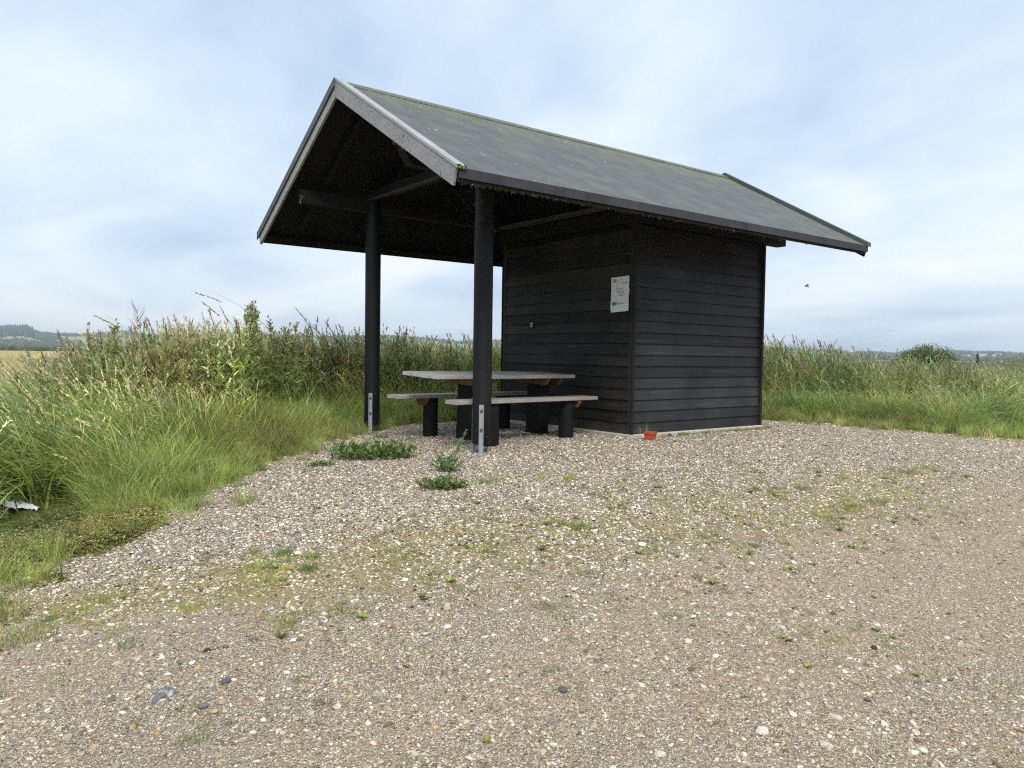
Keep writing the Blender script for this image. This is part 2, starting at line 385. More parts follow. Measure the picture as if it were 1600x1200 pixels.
ax = np.concatenate([-np.geomspace(9, 6800, 44)[::-1], np.arange(-8.9, 11.0, 0.1), np.geomspace(11, 6800, 44)])
ay = np.concatenate([-np.geomspace(10, 6800, 44)[::-1], np.arange(-9.9, 8.0, 0.1), np.geomspace(8, 6800, 44)])
gx, gy = np.meshgrid(ax, ay, indexing='ij')
def sd_gravel(x, y):
    d = seg_dist(x, y, GRAVEL); return np.where(in_poly(x, y, GRAVEL), d, -d)
def sd_sand(x, y):
    d = seg_dist(x, y, SAND); return np.where(in_poly(x, y, SAND), d, -d)
nx, ny = gx.shape
near = (np.abs(gx) < 14) & (np.abs(gy) < 14)
rel = np.zeros(gx.shape); rel[near] = 0.012*fbm2(gx[near], gy[near], 1.1, 3.1) + 0.006*fbm2(gx[near], gy[near], 3.7, 1.7)
gz = gh(gx, gy) + rel
V = np.stack([gx, gy, gz], -1).reshape(-1, 3)
ii = np.arange(nx*ny).reshape(nx, ny)
Fq = np.stack([ii[:-1, :-1], ii[1:, :-1], ii[1:, 1:], ii[:-1, 1:]], -1).reshape(-1, 4)
gme = bpy.data.meshes.new('ground')
gme.from_pydata(V.tolist(), [], Fq.tolist()); gme.update()
gme.polygons.foreach_set('use_smooth', [True]*len(gme.polygons))
ground = link(bpy.data.objects.new('ground', gme)); tag(ground, 'gravelled yard and marshy ground around the black shelter', kind='structure')
sg = sd_gravel(gx, gy); sa = sd_sand(gx, gy)
mo = np.maximum(ss(1-seg_dist(gx, gy, MOSSL, False)/0.55), 0.75*ss(1-seg_dist(gx, gy, MOSSR, False)/1.4))
mo = np.maximum(mo, 0.9*ss(1-np.abs(sg)/0.5)*(gx > 2.5))
def attr(me, name, arr):
    a = me.attributes.new(name, 'FLOAT', 'POINT'); a.data.foreach_set('value', np.ascontiguousarray(arr.ravel(), np.float32))
attr(gme, 'gravel', ss(sg/0.5+0.5)); attr(gme, 'sandy', ss(sa/1.6+0.5)); attr(gme, 'mossy', mo)
STONES = [(0.74, 0.68, 0.58), (0.51, 0.45, 0.37), (0.38, 0.295, 0.205), (0.23, 0.205, 0.175), (0.05, 0.05, 0.052), (0.16, 0.115, 0.08), (0.44, 0.31, 0.155), (0.25, 0.135, 0.09), (0.12, 0.128, 0.142)]
SW = np.array([.27, .21, .17, .12, .085, .07, .025, .015, .035])
def ground_mat():
    m, t, b, _ = newmat('gravel_and_soil')
    v = coords(t)
    def A(n): return N(t, 'ShaderNodeAttribute', attribute_name=n).outputs['Fac']
    def vor(scale, rnd=1.0):
        vo = N(t, 'ShaderNodeTexVoronoi'); vo.inputs['Scale'].default_value = scale; vo.inputs['Randomness'].default_value = rnd
        wv = N(t, 'ShaderNodeVectorMath', operation='MULTIPLY'); wv.inputs[1].default_value = (1, 1, 0.35); t.links.new(v, wv.inputs[0])
        t.links.new(wv.outputs[0], vo.inputs['Vector']); return vo
    def stonecol(vo, shift=0.0):
        s = N(t, 'ShaderNodeSeparateColor'); t.links.new(vo.outputs['Color'], s.inputs[0])
        acc = 0; stops = []
        for c, p in zip(STONES, SW/SW.sum()):
            stops.append((min(acc, 0.999), c)); acc += p
        return ramp(t, s.outputs[0], stops, 'CONSTANT')
    v1 = vor(62); v2 = vor(150); v3 = vor(360)
    c1 = stonecol(v1); c2 = stonecol(v2); c3 = stonecol(v3)
    # loose gravel: stones of two sizes, darker colour in the gaps between them
    d1 = ramp(t, v1.outputs['Distance'], [(0.42, (1, 1, 1)), (0.62, (0, 0, 0))])
    d2 = ramp(t, v2.outputs['Distance'], [(0.45, (1, 1, 1)), (0.68, (0, 0, 0))])
    loose = mixc(t, d2, (0.115, 0.095, 0.072), c2)
    sel = ramp(t, noise(t, v, 45, 2), [(0.42, (0, 0, 0)), (0.5, (1, 1, 1))])
    loose = mixc(t, math_(t, 'MULTIPLY', d1, sel), loose, c1)
    # trodden sand with embedded stones
    sandc = ramp(t, noise(t, v, 210, 4, 0.7), [(0.3, (0.185, 0.14, 0.090)), (0.52, (0.385, 0.308, 0.212)), (0.74, (0.54, 0.445, 0.325))])
    big = noise(t, v, 1.3, 5, 0.6)
    sandc = mixc(t, ramp(t, big, [(0.35, (0, 0, 0)), (0.7, (0.5,)*3)]), sandc, (0.285, 0.228, 0.165))
    sandc = mixc(t, math_(t, 'MULTIPLY', d2, ramp(t, noise(t, v, 60, 3), [(0.45, (0, 0, 0)), (0.56, (0.95,)*3)])), sandc, c2)
    sandc = mixc(t, math_(t, 'MULTIPLY', d1, ramp(t, noise(t, v, 30, 3), [(0.55, (0, 0, 0)), (0.6, (1, 1, 1))])), sandc, c1)
    trk = noise(t, coords(t, (0.25, 1.1, 1), (0, 0, 0.35)), 0.9, 4, 0.6)
    sandc = mixc(t, ramp(t, trk, [(0.42, (0, 0, 0)), (0.62, (0.55,)*3)]), sandc, mixc(t, d2, (0.17, 0.145, 0.115), c2))
    mixn = noise(t, v, 2.6, 5, 0.65)
    sfac = ramp(t, math_(t, 'ADD', A('sandy'), math_(t, 'MULTIPLY', math_(t, 'SUBTRACT', mixn, 0.5), 1.3)), [(0.38, (0, 0, 0)), (0.62, (1, 1, 1))])
    gr = mixc(t, sfac, loose, sandc)
    # sandy stains worn through the loose gravel
    st = noise(t, v, 1.9, 5, 0.7)
    gr = mixc(t, ramp(t, st, [(0.60, (0, 0, 0)), (0.72, (0.45,)*3)]), gr, (0.33, 0.225, 0.13))
    # dry moss and low green
    mn = noise(t, v, 7.5, 6, 0.7)
    mf = ramp(t, math_(t, 'ADD', math_(t, 'MULTIPLY', A('mossy'), 0.5), math_(t, 'MULTIPLY', mn, 0.75)), [(0.60, (0, 0, 0)), (0.78, (0.6,)*3)])
    mcol = ramp(t, noise(t, v, 23, 5), [(0.3, (0.14, 0.14, 0.045)), (0.5, (0.30, 0.25, 0.085)), (0.7, (0.44, 0.34, 0.14))])
    gr = mixc(t, mf, gr, mcol)
    soil = ramp(t, noise(t, v, 14, 5), [(0.3, (0.035, 0.04, 0.016)), (0.6, (0.075, 0.07, 0.03)), (0.8, (0.13, 0.10, 0.05))])
    gfac = ramp(t, math_(t, 'ADD', A('gravel'), math_(t, 'MULTIPLY', math_(t, 'SUBTRACT', noise(t, v, 9, 4), 0.5), 0.9)), [(0.4, (0, 0, 0)), (0.6, (1, 1, 1))])
    t.links.new(mixc(t, gfac, soil, gr), b.inputs['Base Color'])
    b.inputs['Roughness'].default_value = 0.88; b.inputs['Specular IOR Level'].default_value = 0.2
    h = math_(t, 'ADD', math_(t, 'MULTIPLY', d1, 0.6), math_(t, 'MULTIPLY', d2, 0.4))
    h = math_(t, 'ADD', h, math_(t, 'MULTIPLY', noise(t, v, 240, 3), 0.5))
    bump(t, b, h, 1.0, 0.009)
    return m
gme.materials.append(ground_mat())

# far field of ripe grass to the left of the shelter
def horiz_dir(px):
    """unit horizontal direction of a picture column"""
    d = ray(px, 554+0.0146*(px-800)); d[2] = 0; return d/np.linalg.norm(d)
def sheet(name, cols, r0, r1, z, mat, nr=10):
    V = []; F = []
    rs = np.geomspace(r0, r1, nr)
    for px in cols:
        d = horiz_dir(px)
        for r in rs: V.append((CAM[0]+d[0]*r, CAM[1]+d[1]*r, float(gh(CAM[0]+d[0]*r, CAM[1]+d[1]*r))+z))
    for i in range(len(cols)-1):
        for j in range(nr-1): F.append((i*nr+j, (i+1)*nr+j, (i+1)*nr+j+1, i*nr+j+1))
    return mesh(name, V, F, mat)
def field_mat(name, stops):
    m, t, b, _ = newmat(name)
    c = ramp(t, noise(t, coords(t), 0.07, 6, 0.7), stops)
    c = mixc(t, 0.4, c, ramp(t, noise(t, coords(t), 1.7, 4), stops)); t.links.new(c, b.inputs['Base Color']); b.inputs['Roughness'].default_value = 0.95
    return m
fld = sheet('field', np.linspace(-700, 300, 30), 24, 420, 0.25, field_mat('ripe_grass_field', [(0.3, (0.20, 0.19, 0.07)), (0.5, (0.33, 0.26, 0.11)), (0.7, (0.42, 0.32, 0.15))]))
tag(fld, 'yellow ripe grass field running out to the hills', kind='structure')

# ------------------------------------------------------------------ hills
prof = [(-900, 22), (-500, 30), (-250, 24), (-60, 22), (0, 23), (25, 25), (48, 24), (60, 19), (110, 19), (150, 20), (195, 25), (240, 20), (300, 21), (400, 23), (500, 23), (600, 26), (660, 24), (720, 18),
        (745, 21), (790, 21), (900, 23), (1050, 21), (1190, 18), (1260, 12), (1330, 10), (1400, 8), (1490, 12), (1540, 12), (1620, 10), (1900, 14), (2400, 18)]
px_ = np.array([p[0] for p in prof], float); el_ = np.array([p[1] for p in prof], float)/F_PX
hc = np.linspace(-900, 2400, 260); hr = np.linspace(2500, 6200, 22); CREST = 5000.0
HV = []; HF = []; HZ = np.zeros((len(hc), len(hr)))
for i, c in enumerate(hc):
    d = horiz_dir(c); top = np.interp(c, px_, el_)*CREST*0.92 + 6.0*mnoise.noise(Vector((c*0.013, 0, 0)))
    for j, r in enumerate(hr):
        t_ = (r-2500)/(CREST-2500)
        z = -1.2 + top*float(ss(t_))*(1 if r <= CREST else 1-0.2*(r-CREST)/1200) + 6*mnoise.noise(Vector((c*0.02, r*0.002, 2)))*min(1, t_*2)
        HZ[i, j] = z; HV.append((CAM[0]+d[0]*r, CAM[1]+d[1]*r, z))
for i in range(len(hc)-1):
    for j in range(len(hr)-1): HF.append((i*22+j, (i+1)*22+j, (i+1)*22+j+1, i*22+j+1))
hills = mesh('hills', HV, HF, field_mat('far_farmland', [(0.34, (0.10, 0.14, 0.05)), (0.48, (0.19, 0.24, 0.09)), (0.58, (0.30, 0.33, 0.14)), (0.7, (0.42, 0.38, 0.18))]), smooth=True)
for n_ in hills.data.materials[0].node_tree.nodes:
    if n_.type == 'TEX_NOISE': n_.inputs['Scale'].default_value *= 0.035
tag(hills, 'low wooded hills along the horizon', kind='structure')

# ------------------------------------------------------------------ scattering with geometry nodes
def tpl_object(name, V, Fc, C, mat):
    me = bpy.data.meshes.new(name); me.from_pydata(V.tolist() if hasattr(V, 'tolist') else V, [], Fc); me.update()
    if C is not None:
        a = me.attributes.new('col', 'FLOAT_COLOR', 'POINT')
        a.data.foreach_set('color', np.concatenate([C, np.ones((len(C), 1))], 1).astype(np.float32).ravel())
    me.materials.append(mat)
    return me
def scatter(name, variants, P, rot, scl, idx, tint, label, cat=None, kind='stuff'):
    """one object whose points carry instances of the variant meshes"""
    n = len(P)
    me = bpy.data.meshes.new(name); me.vertices.add(n); me.vertices.foreach_set('co', np.ascontiguousarray(P, np.float32).ravel())
    a = me.attributes.new('rot', 'FLOAT_VECTOR', 'POINT'); a.data.foreach_set('vector', np.ascontiguousarray(rot, np.float32).ravel())
    scl = np.asarray(scl, float)
    if scl.ndim == 1: scl = np.repeat(scl[:, None], 3, 1)
    a = me.attributes.new('scl', 'FLOAT_VECTOR', 'POINT'); a.data.foreach_set('vector', np.ascontiguousarray(scl, np.float32).ravel())
    a = me.attributes.new('idx', 'INT', 'POINT'); a.data.foreach_set('value', np.ascontiguousarray(idx, np.int32))
    a = me.attributes.new('tint', 'FLOAT_COLOR', 'POINT'); a.data.foreach_set('color', np.concatenate([tint, np.ones((n, 1))], 1).astype(np.float32).ravel())
    for v in variants:
        for mm_ in v.materials:
            if mm_.name not in [x.name for x in me.materials]: me.materials.append(mm_)
    o = link(bpy.data.objects.new(name, me)); tag(o, label, cat, kind=kind)
    g = bpy.data.node_groups.new('scatter_'+name, 'GeometryNodeTree')
    g.interface.new_socket('Geometry', in_out='INPUT', socket_type='NodeSocketGeometry')
    g.interface.new_socket('Geometry', in_out='OUTPUT', socket_type='NodeSocketGeometry')
    gi = N(g, 'NodeGroupInput'); go = N(g, 'NodeGroupOutput')
    iop = N(g, 'GeometryNodeInstanceOnPoints'); g2i = N(g, 'GeometryNodeGeometryToInstance')
    for v in reversed(variants):
        ob = bpy.data.objects.new('template_'+v.name, v)
        oi = N(g, 'GeometryNodeObjectInfo'); oi.inputs['Object'].default_value = ob
        oi.inputs['As Instance'].default_value = False
        g.links.new(oi.outputs['Geometry'], g2i.inputs[0])
    def na(nm, ty):
        q = N(g, 'GeometryNodeInputNamedAttribute', data_type=ty); q.inputs[0].default_value = nm; return q.outputs[0]
    g.links.new(gi.outputs[0], iop.inputs['Points']); g.links.new(g2i.outputs[0], iop.inputs['Instance'])
    iop.inputs['Pick Instance'].default_value = True
    g.links.new(na('idx', 'INT'), iop.inputs['Instance Index'])
    g.links.new(na('rot', 'FLOAT_VECTOR'), iop.inputs['Rotation']); g.links.new(na('scl', 'FLOAT_VECTOR'), iop.inputs['Scale'])
    g.links.new(iop.outputs[0], go.inputs[0])
    md = o.modifiers.new('scatter', 'NODES'); md.node_group = g
    return o

class Plant:
    """collects leaf blades, stems and seeds into one mesh with a colour per point"""
    def __init__(s): s.V = []; s.F = []; s.C = []; s.n = 0
    def blades(s, base, az, th0, dth, L, wd, col, nseg=4, twist=None, belly=0.0):
        base = np.atleast_2d(np.asarray(base, float)); n = len(base)
        az, th0, dth, L, wd = [np.broadcast_to(np.asarray(q, float), (n,)).copy() for q in (az, th0, dth, L, wd)]
        col = np.broadcast_to(np.asarray(col, float), (n, 3))
        tw = np.zeros(n) if twist is None else np.broadcast_to(np.asarray(twist, float), (n,))
        P = base.copy(); rows = []
        for k in range(nseg+1):
            t = k/nseg; th = th0 + dth*t
            dirv = np.stack([np.sin(th)*np.cos(az), np.sin(th)*np.sin(az), np.cos(th)], -1)
            side = np.stack([-np.sin(az), np.cos(az), np.zeros(n)], -1)
            nor = np.cross(dirv, side)
            sd_ = side*np.cos(tw)[:, None] + nor*np.sin(tw)[:, None]
            prof_ = (1-t)**0.6 * (1 if belly == 0 else (1-belly) + belly*math.sin(math.pi*min(1, t*0.9+0.1))*1.2)
            if k < nseg:
                rows.append(P - sd_*(wd*0.5*prof_)[:, None]); rows.append(P + sd_*(wd*0.5*prof_)[:, None])
            else: rows.append(P.copy())
            P = P + dirv*(L/nseg)[:, None]
        m_ = 2*nseg+1
        A = np.stack(rows, 1)                      # n, m_, 3
        s.V.append(A.reshape(-1, 3)); s.C.append(np.repeat(col, m_, 0))
        for i in range(n):
            o = s.n + i*m_
            for k in range(nseg-1): s.F.append((o+2*k, o+2*k+1, o+2*k+3, o+2*k+2))
            s.F.append((o+2*nseg-2, o+2*nseg-1, o+2*nseg))
        s.n += n*m_
        return A
    def along(s, base, az, th0, dth, L, t):
        """points and directions at parameters t (n x k) of curved stems"""
        base = np.atleast_2d(base); out = []
        K = 24; P = base.copy(); pts = [P.copy()]
        for k in range(K):
            th = th0 + dth*(k/K)
            P = P + np.stack([np.sin(th)*np.cos(az), np.sin(th)*np.sin(az), np.cos(th)], -1)*(L/K)[:, None]; pts.append(P.copy())
        pts = np.stack(pts, 1); f = np.clip(t*K, 0, K-1e-4); i0 = f.astype(int); fr = (f-i0)[..., None]
        r_ = np.arange(len(base))[:, None]
        return pts[r_, i0]*(1-fr) + pts[r_, i0+1]*fr
    def data(s): return np.concatenate(s.V), s.F, np.concatenate(s.C)
    def tpl(s, name, mat): V, F, C = s.data(); return tpl_object(name, V, F, C, mat)
    def obj(s, name, mat, parent=None, loc=None, rz=0):
        o = bpy.data.objects.new(name, s.tpl(name, mat))
        if loc is not None: o.location = loc
        o.rotation_euler = (0, 0, rz); return link(o, parent)
def U(a, b, n): return R.uniform(a, b, n)
def colmix(pal, n, jit=0.18, p=None):
    pal = np.array(pal); i = R.choice(len(pal), n, p=p)
    return np.clip(pal[i]*(1+R.normal(0, jit, (n, 1)))*(1+R.normal(0, jit*0.18, (n, 3))), 0.004, 0.9)
def disc(n, r):
    a = U(0, 2*math.pi, n); q = r*np.sqrt(U(0, 1, n)); return np.stack([q*np.cos(a), q*np.sin(a), np.zeros(n)], -1)
GREEN = [(0.16, 0.205, 0.055), (0.205, 0.25, 0.07), (0.125, 0.175, 0.06), (0.27, 0.29, 0.10)]
BLUEGREEN = [(0.16, 0.25, 0.13), (0.13, 0.215, 0.10), (0.22, 0.30, 0.17)]
YGREEN = [(0.26, 0.32, 0.055), (0.32, 0.35, 0.075), (0.20, 0.27, 0.05)]
STRAW = [(0.42, 0.37, 0.215), (0.50, 0.45, 0.30), (0.36, 0.31, 0.155)]
BROWN = [(0.25, 0.175, 0.085), (0.31, 0.22, 0.105), (0.20, 0.15, 0.08)]
PLUME = [(0.34, 0.295, 0.24), (0.40, 0.355, 0.29), (0.28, 0.255, 0.18)]

def spikes(pl, base, az, th0, dth, L, col, t0=0.78, k=16, sl=0.022, spread=0.5, w_=0.004):
    """seed heads on curved stalks"""
    n = len(base); t = np.sort(U(t0, 1.0, (n, k)), 1)
    pts = pl.along(base, az, th0, dth, L, t).reshape(-1, 3); m = n*k
    thx = np.repeat(th0+dth*0.9, k) + R.normal(0, spread, m)
    azx = np.repeat(az, k) + R.normal(0, spread*1.4, m)
    pl.blades(pts, azx, thx, U(0, 0.4, m), U(0.6, 1.3, m)*sl, w_*U(0.7, 1.4, m), np.repeat(col, k, 0)*U(0.8, 1.2, (m, 1)), 2, U(0, 3, m), 0.5)
def fine_grass(k):
    p = Plant(); n = 95
    p.blades(disc(n, 0.17), R.normal(0, 1.2, n), U(0.02, 0.6, n), U(0.3, 1.7, n), U(0.22, 0.55, n), U(0.004, 0.009, n), colmix(GREEN, n), 4, U(-1, 1, n))
    m = 6; p.blades(disc(m, 0.17), R.normal(0, 1.2, m), U(0.1, 0.7, m), U(0.2, 1.0, m), U(0.25, 0.55, m), 0.005, colmix(STRAW, m), 4, U(-1, 1, m))
    return p.tpl('fine_grass%d' % k, M['leaf'])
def tall_grass(k, heads=3, leafpal=None):
    p = Plant(); n = 56
    p.blades(disc(n, 0.20), R.normal(0, 1.0, n), U(0.05, 0.6, n), U(0.5, 2.0, n), U(0.5, 1.05, n), U(0.010, 0.022, n), colmix(leafpal or GREEN, n), 5, U(-0.9, 0.9, n))
    m = 5; p.blades(disc(m, 0.2), R.normal(0, 1.0, m), U(0.2, 0.9, m), U(0.3, 1.0, m), U(0.4, 0.8, m), U(0.005, 0.010, m), colmix(STRAW+BROWN, m), 4, U(-1, 1, m))
    if heads:
        b = disc(heads, 0.18); az = R.normal(0, 0.5, heads); th0 = U(0.05, 0.35, heads); dth = U(0.5, 1.2, heads); L = U(0.72, 1.12, heads); c = colmix(STRAW+[(0.30, 0.32, 0.14)], heads, 0.1)
        p.blades(b, az, th0, dth, L, 0.005, c*0.9, 6, U(-1, 1, heads)); spikes(p, b, az, th0, dth, L, c, 0.82, 18, 0.032, 0.28, 0.009)
    return p.tpl('tall_grass%d' % k, M['leaf'])
def lush(k, pal=YGREEN):
    p = Plant(); n = 38
    p.blades(disc(n, 0.13), U(0, 6.28, n), U(0.02, 0.45, n), U(0.4, 1.5, n), U(0.25, 0.55, n), U(0.012, 0.022, n), colmix(pal, n), 5, U(-0.8, 0.8, n))
    return p.tpl('lush_leaf%d' % k, M['leaf'])
def reed(k, n=7, rad=0.22, plume=0.6, nleaf=8, leafpal=None):
    p = Plant(); b = disc(n, rad); az = R.normal(0, 0.7, n); th0 = U(0.0, 0.14, n); dth = U(0.05, 0.45, n); L = U(1.25, 1.85, n)
    sc_ = colmix(GREEN+[(0.2, 0.19, 0.08)], n); p.blades(b, az, th0, dth, L, 0.006, sc_, 5, U(-1, 1, n))
    t = np.sort(U(0.12, 0.93, (n, nleaf)), 1); pts = p.along(b, az, th0, dth, L, t).reshape(-1, 3); m = n*nleaf
    p.blades(pts, R.normal(0, 1.3, m), U(0.25, 0.75, m), U(0.5, 1.5, m), U(0.24, 0.50, m), U(0.018, 0.032, m), colmix((leafpal or BLUEGREEN+GREEN), m), 4, U(-0.7, 0.7, m), 0.3)
    s_ = R.random(n) < plume
    if s_.any():
        q = s_.sum(); spikes(p, b[s_], az[s_], th0[s_], dth[s_]+0.25, L[s_]*1.08, colmix(PLUME, q, 0.12), 0.87, 40, 0.055, 0.30, 0.012)
    return p.tpl('reed%d' % k, M['leaf'])
def herb(k, n=5, rad=0.2, pal=None, top=None, hmin=0.95, hmax=1.5):
    p = Plant(); b = disc(n, rad); az = R.normal(0, 1.0, n); th0 = U(0, 0.15, n); dth = U(0, 0.35, n); L = U(hmin, hmax, n)
    pal = pal or [(0.23, 0.31, 0.11), (0.28, 0.34, 0.14), (0.19, 0.27, 0.095), (0.32, 0.31, 0.15)]
    p.blades(b, az, th0, dth, L, 0.007, colmix(BROWN+[(0.15, 0.12, 0.06)], n), 4, U(-1, 1, n))
    kk = 34; t = np.sort(U(0.12, 0.98, (n, kk)), 1); pts = p.along(b, az, th0, dth, L, t).reshape(-1, 3); m = n*kk
    tl = t.reshape(-1)
    p.blades(pts, U(0, 6.28, m), U(0.5, 1.2, m), U(0.1, 0.9, m), U(0.10, 0.19, m)*(1.15-0.6*tl), U(0.024, 0.044, m)*(1.1-0.45*tl), colmix(pal, m, 0.22), 3, U(-0.8, 0.8, m), 0.6)
    # branching tops with seed fluff
    nb = 5; t = U(0.76, 0.99, (n, nb)); pts = p.along(b, az, th0, dth, L, t).reshape(-1, 3); m = n*nb
    az2 = U(0, 6.28, m); th2 = U(0.25, 0.8, m); L2 = U(0.08, 0.2, m)
    p.blades(pts, az2, th2, -0.3, L2, 0.004, colmix(BROWN, m), 3)
    spikes(p, pts, az2, th2, np.full(m, -0.3), L2, colmix(top or (PLUME+[(0.27, 0.30, 0.14)]*4+[(0.30, 0.27, 0.14)]), m), 0.40, 8, 0.034, 0.5, 0.013)
    return p.tpl('herb%d' % k, M['leaf'])
def dead(k):
    p = Plant(); n = 34
    p.blades(disc(n, 0.2), R.normal(0, 1.1, n), U(0.0, 0.5, n), U(0.1, 1.2, n), U(0.45, 1.05, n), U(0.006, 0.013, n), colmix(BROWN+STRAW, n), 4, U(-1, 1, n))
    return p.tpl('dead_grass%d' % k, M['leaf'])
def clover(k):
    p = Plant(); n = 46; b = disc(n, 0.13); h = U(0.02, 0.09, n); az = U(0, 6.28, n)
    p.blades(b, az, 0.15, 0.2, h, 0.0025, colmix(GREEN, n), 2)
    for q in range(3):
        p.blades(b+np.stack([0*h, 0*h, h], -1), az+q*2.09, U(1.0, 1.5, n), U(-.2, .5, n), U(0.014, 0.024, n), U(0.013, 0.022, n), colmix(GREEN+[(0.07, 0.11, 0.05)], n), 2, None, 0.8)
    m = 10; fb = disc(m, 0.13); fh = U(0.05, 0.12, m); top = fb+np.stack([0*fh, 0*fh, fh], -1)
    p.blades(fb, 0, 0.05, 0.1, fh, 0.002, colmix(BROWN, m), 2)
    for q in range(9):
        c = colmix([(0.19, 0.10, 0.06), (0.25, 0.15, 0.08), (0.55, 0.50, 0.40)], m, p=[.45, .35, .2]); p.blades(top, U(0, 6.28, m), U(0.2, 2.0, m), 0.2, U(0.008, 0.014, m), 0.006, c, 2, None, 0.6)
    return p.tpl('clover%d' % k, M['leaf'])
def turf(k, pal):
    p = Plant(); n = 60
    p.blades(disc(n, 0.07), U(0, 6.28, n), U(0.1, 1.1, n), U(0.2, 1.0, n), U(0.018, 0.06, n), U(0.002, 0.0042, n), colmix(pal, n), 3, U(-1, 1, n))
    return p.tpl('turf%d' % k, M['leaf'])
def rosette(k, pal=GREEN):
    p = Plant(); n = 16
    p.blades(np.zeros((n, 3))+[0, 0, 0.004], U(0, 6.28, n), U(0.7, 1.3, n), U(0.1, 0.6, n), U(0.03, 0.08, n), U(0.010, 0.02, n), colmix(pal, n), 3, None, 0.7)
    return p.tpl('rosette%d' % k, M['leaf'])

# ------------------------------------------------------------------ the shelter
L_, HW, HR, HE = 6.505, 2.310, 3.748, 2.434      # roof length, half width, ridge and eave height
SL = (HR-HE)/HW
XA, XB, CW = 3.160, 5.703, 1.256                 # cabin front, back, half width
XC, YC, RC = 1.068, 1.204, 0.096                 # columns
shelter = empty('picnic_shelter', (0, 0, 0))
tag(shelter, 'black timber shelter with gable roof over picnic table and closed cabin', 'shelter')
def rz_(y, off=0.0): return HR - SL*abs(y) - off
# roof: felt covered slopes with the ridge in the middle
def slope_slab(name, s, x0, x1, y0, y1, o0, o1, mat, parent, nx=1, ny=1, wav=0.0):
    """slab following the roof slope on side s between |y| y0..y1, offsets o0 (top) and o1 (bottom) below the roof plane"""
    V = []; F = []
    for lay, off in ((0, o0), (1, o1)):
        for i in range(nx+1):
            for j in range(ny+1):
                x = x0+(x1-x0)*i/nx; y = y0+(y1-y0)*j/ny
                z = rz_(y, off)
                if wav and lay == 0: z += wav*mnoise.noise(Vector((x*1.3, y*1.6*s+3, s)))
                V.append((x, s*y, z))
    st = (nx+1)*(ny+1); k = lambda i, j, l: l*st+i*(ny+1)+j
    for i in range(nx):
        for j in range(ny):
            F.append((k(i, j, 0), k(i+1, j, 0), k(i+1, j+1, 0), k(i, j+1, 0))); F.append((k(i, j, 1), k(i, j+1, 1), k(i+1, j+1, 1), k(i+1, j, 1)))
    for i in range(nx):
        F.append((k(i, 0, 0), k(i, 0, 1), k(i+1, 0, 1), k(i+1, 0, 0))); F.append((k(i, ny, 0), k(i+1, ny, 0), k(i+1, ny, 1), k(i, ny, 1)))
    for j in range(ny):
        F.append((k(0, j, 0), k(0, j+1, 0), k(0, j+1, 1), k(0, j, 1))); F.append((k(nx, j, 0), k(nx, j, 1), k(nx, j+1, 1), k(nx, j+1, 0)))
    o = mesh(name, V, F, mat, parent)
    bm = bmesh.new(); bm.from_mesh(o.data); bmesh.ops.recalc_face_normals(bm, faces=bm.faces); bm.to_mesh(o.data); bm.free()
    return o
roof = empty('roof', (0, 0, 0)); roof.parent = shelter; roof['label'] = 'gable roof of grey mineral felt with mossy ridge'
for s in (-1, 1):
    slope_slab('roof_felt', s, 0.05, L_-0.05, 0.0, HW-0.012, 0.022, 0.034, M['felt'], roof, 40, 14, 0.006)
    slope_slab('roof_lining', s, 0.045, L_-0.045, 0.0, HW-0.05, 0.040, 0.062, M['ceiling'], roof)
    # eave: drip edge in front of a dirty tilter board
    prism('drip_edge', [(s*(HW-0.010), HE-0.012), (s*(HW+0.004), HE-0.018), (s*(HW+0.001), HE-0.098), (s*(HW-0.012), HE-0.098)], 'X', 0.035, L_-0.03, M['felt_edge'], roof)
    prism('eave_board', [(s*(HW-0.016), HE-0.05), (s*(HW-0.022), HE-0.128), (s*(HW-0.15), HE-0.062), (s*(HW-0.10), HE-0.03)], 'X', 0.04, L_-0.06, M['eave'], roof)
    # rafters
    for k, x in enumerate(np.linspace(0.42, L_-0.42, 8)):
        slope_slab('rafter', s, x-0.028, x+0.028, 0.02, HW-0.34, 0.066, 0.165, M['ceiling'], roof)
# ridge: a narrow folded strip of felt
slope = [(-0.11, rz_(0.11, 0.008)), (0, HR-0.004), (0.11, rz_(0.11, 0.008)), (0.11, rz_(0.11, 0.020)), (0, HR-0.018), (-0.11, rz_(0.11, 0.020))]
prism('ridge_strip', slope, 'X', 0.06, L_-0.07, M['felt'], roof)
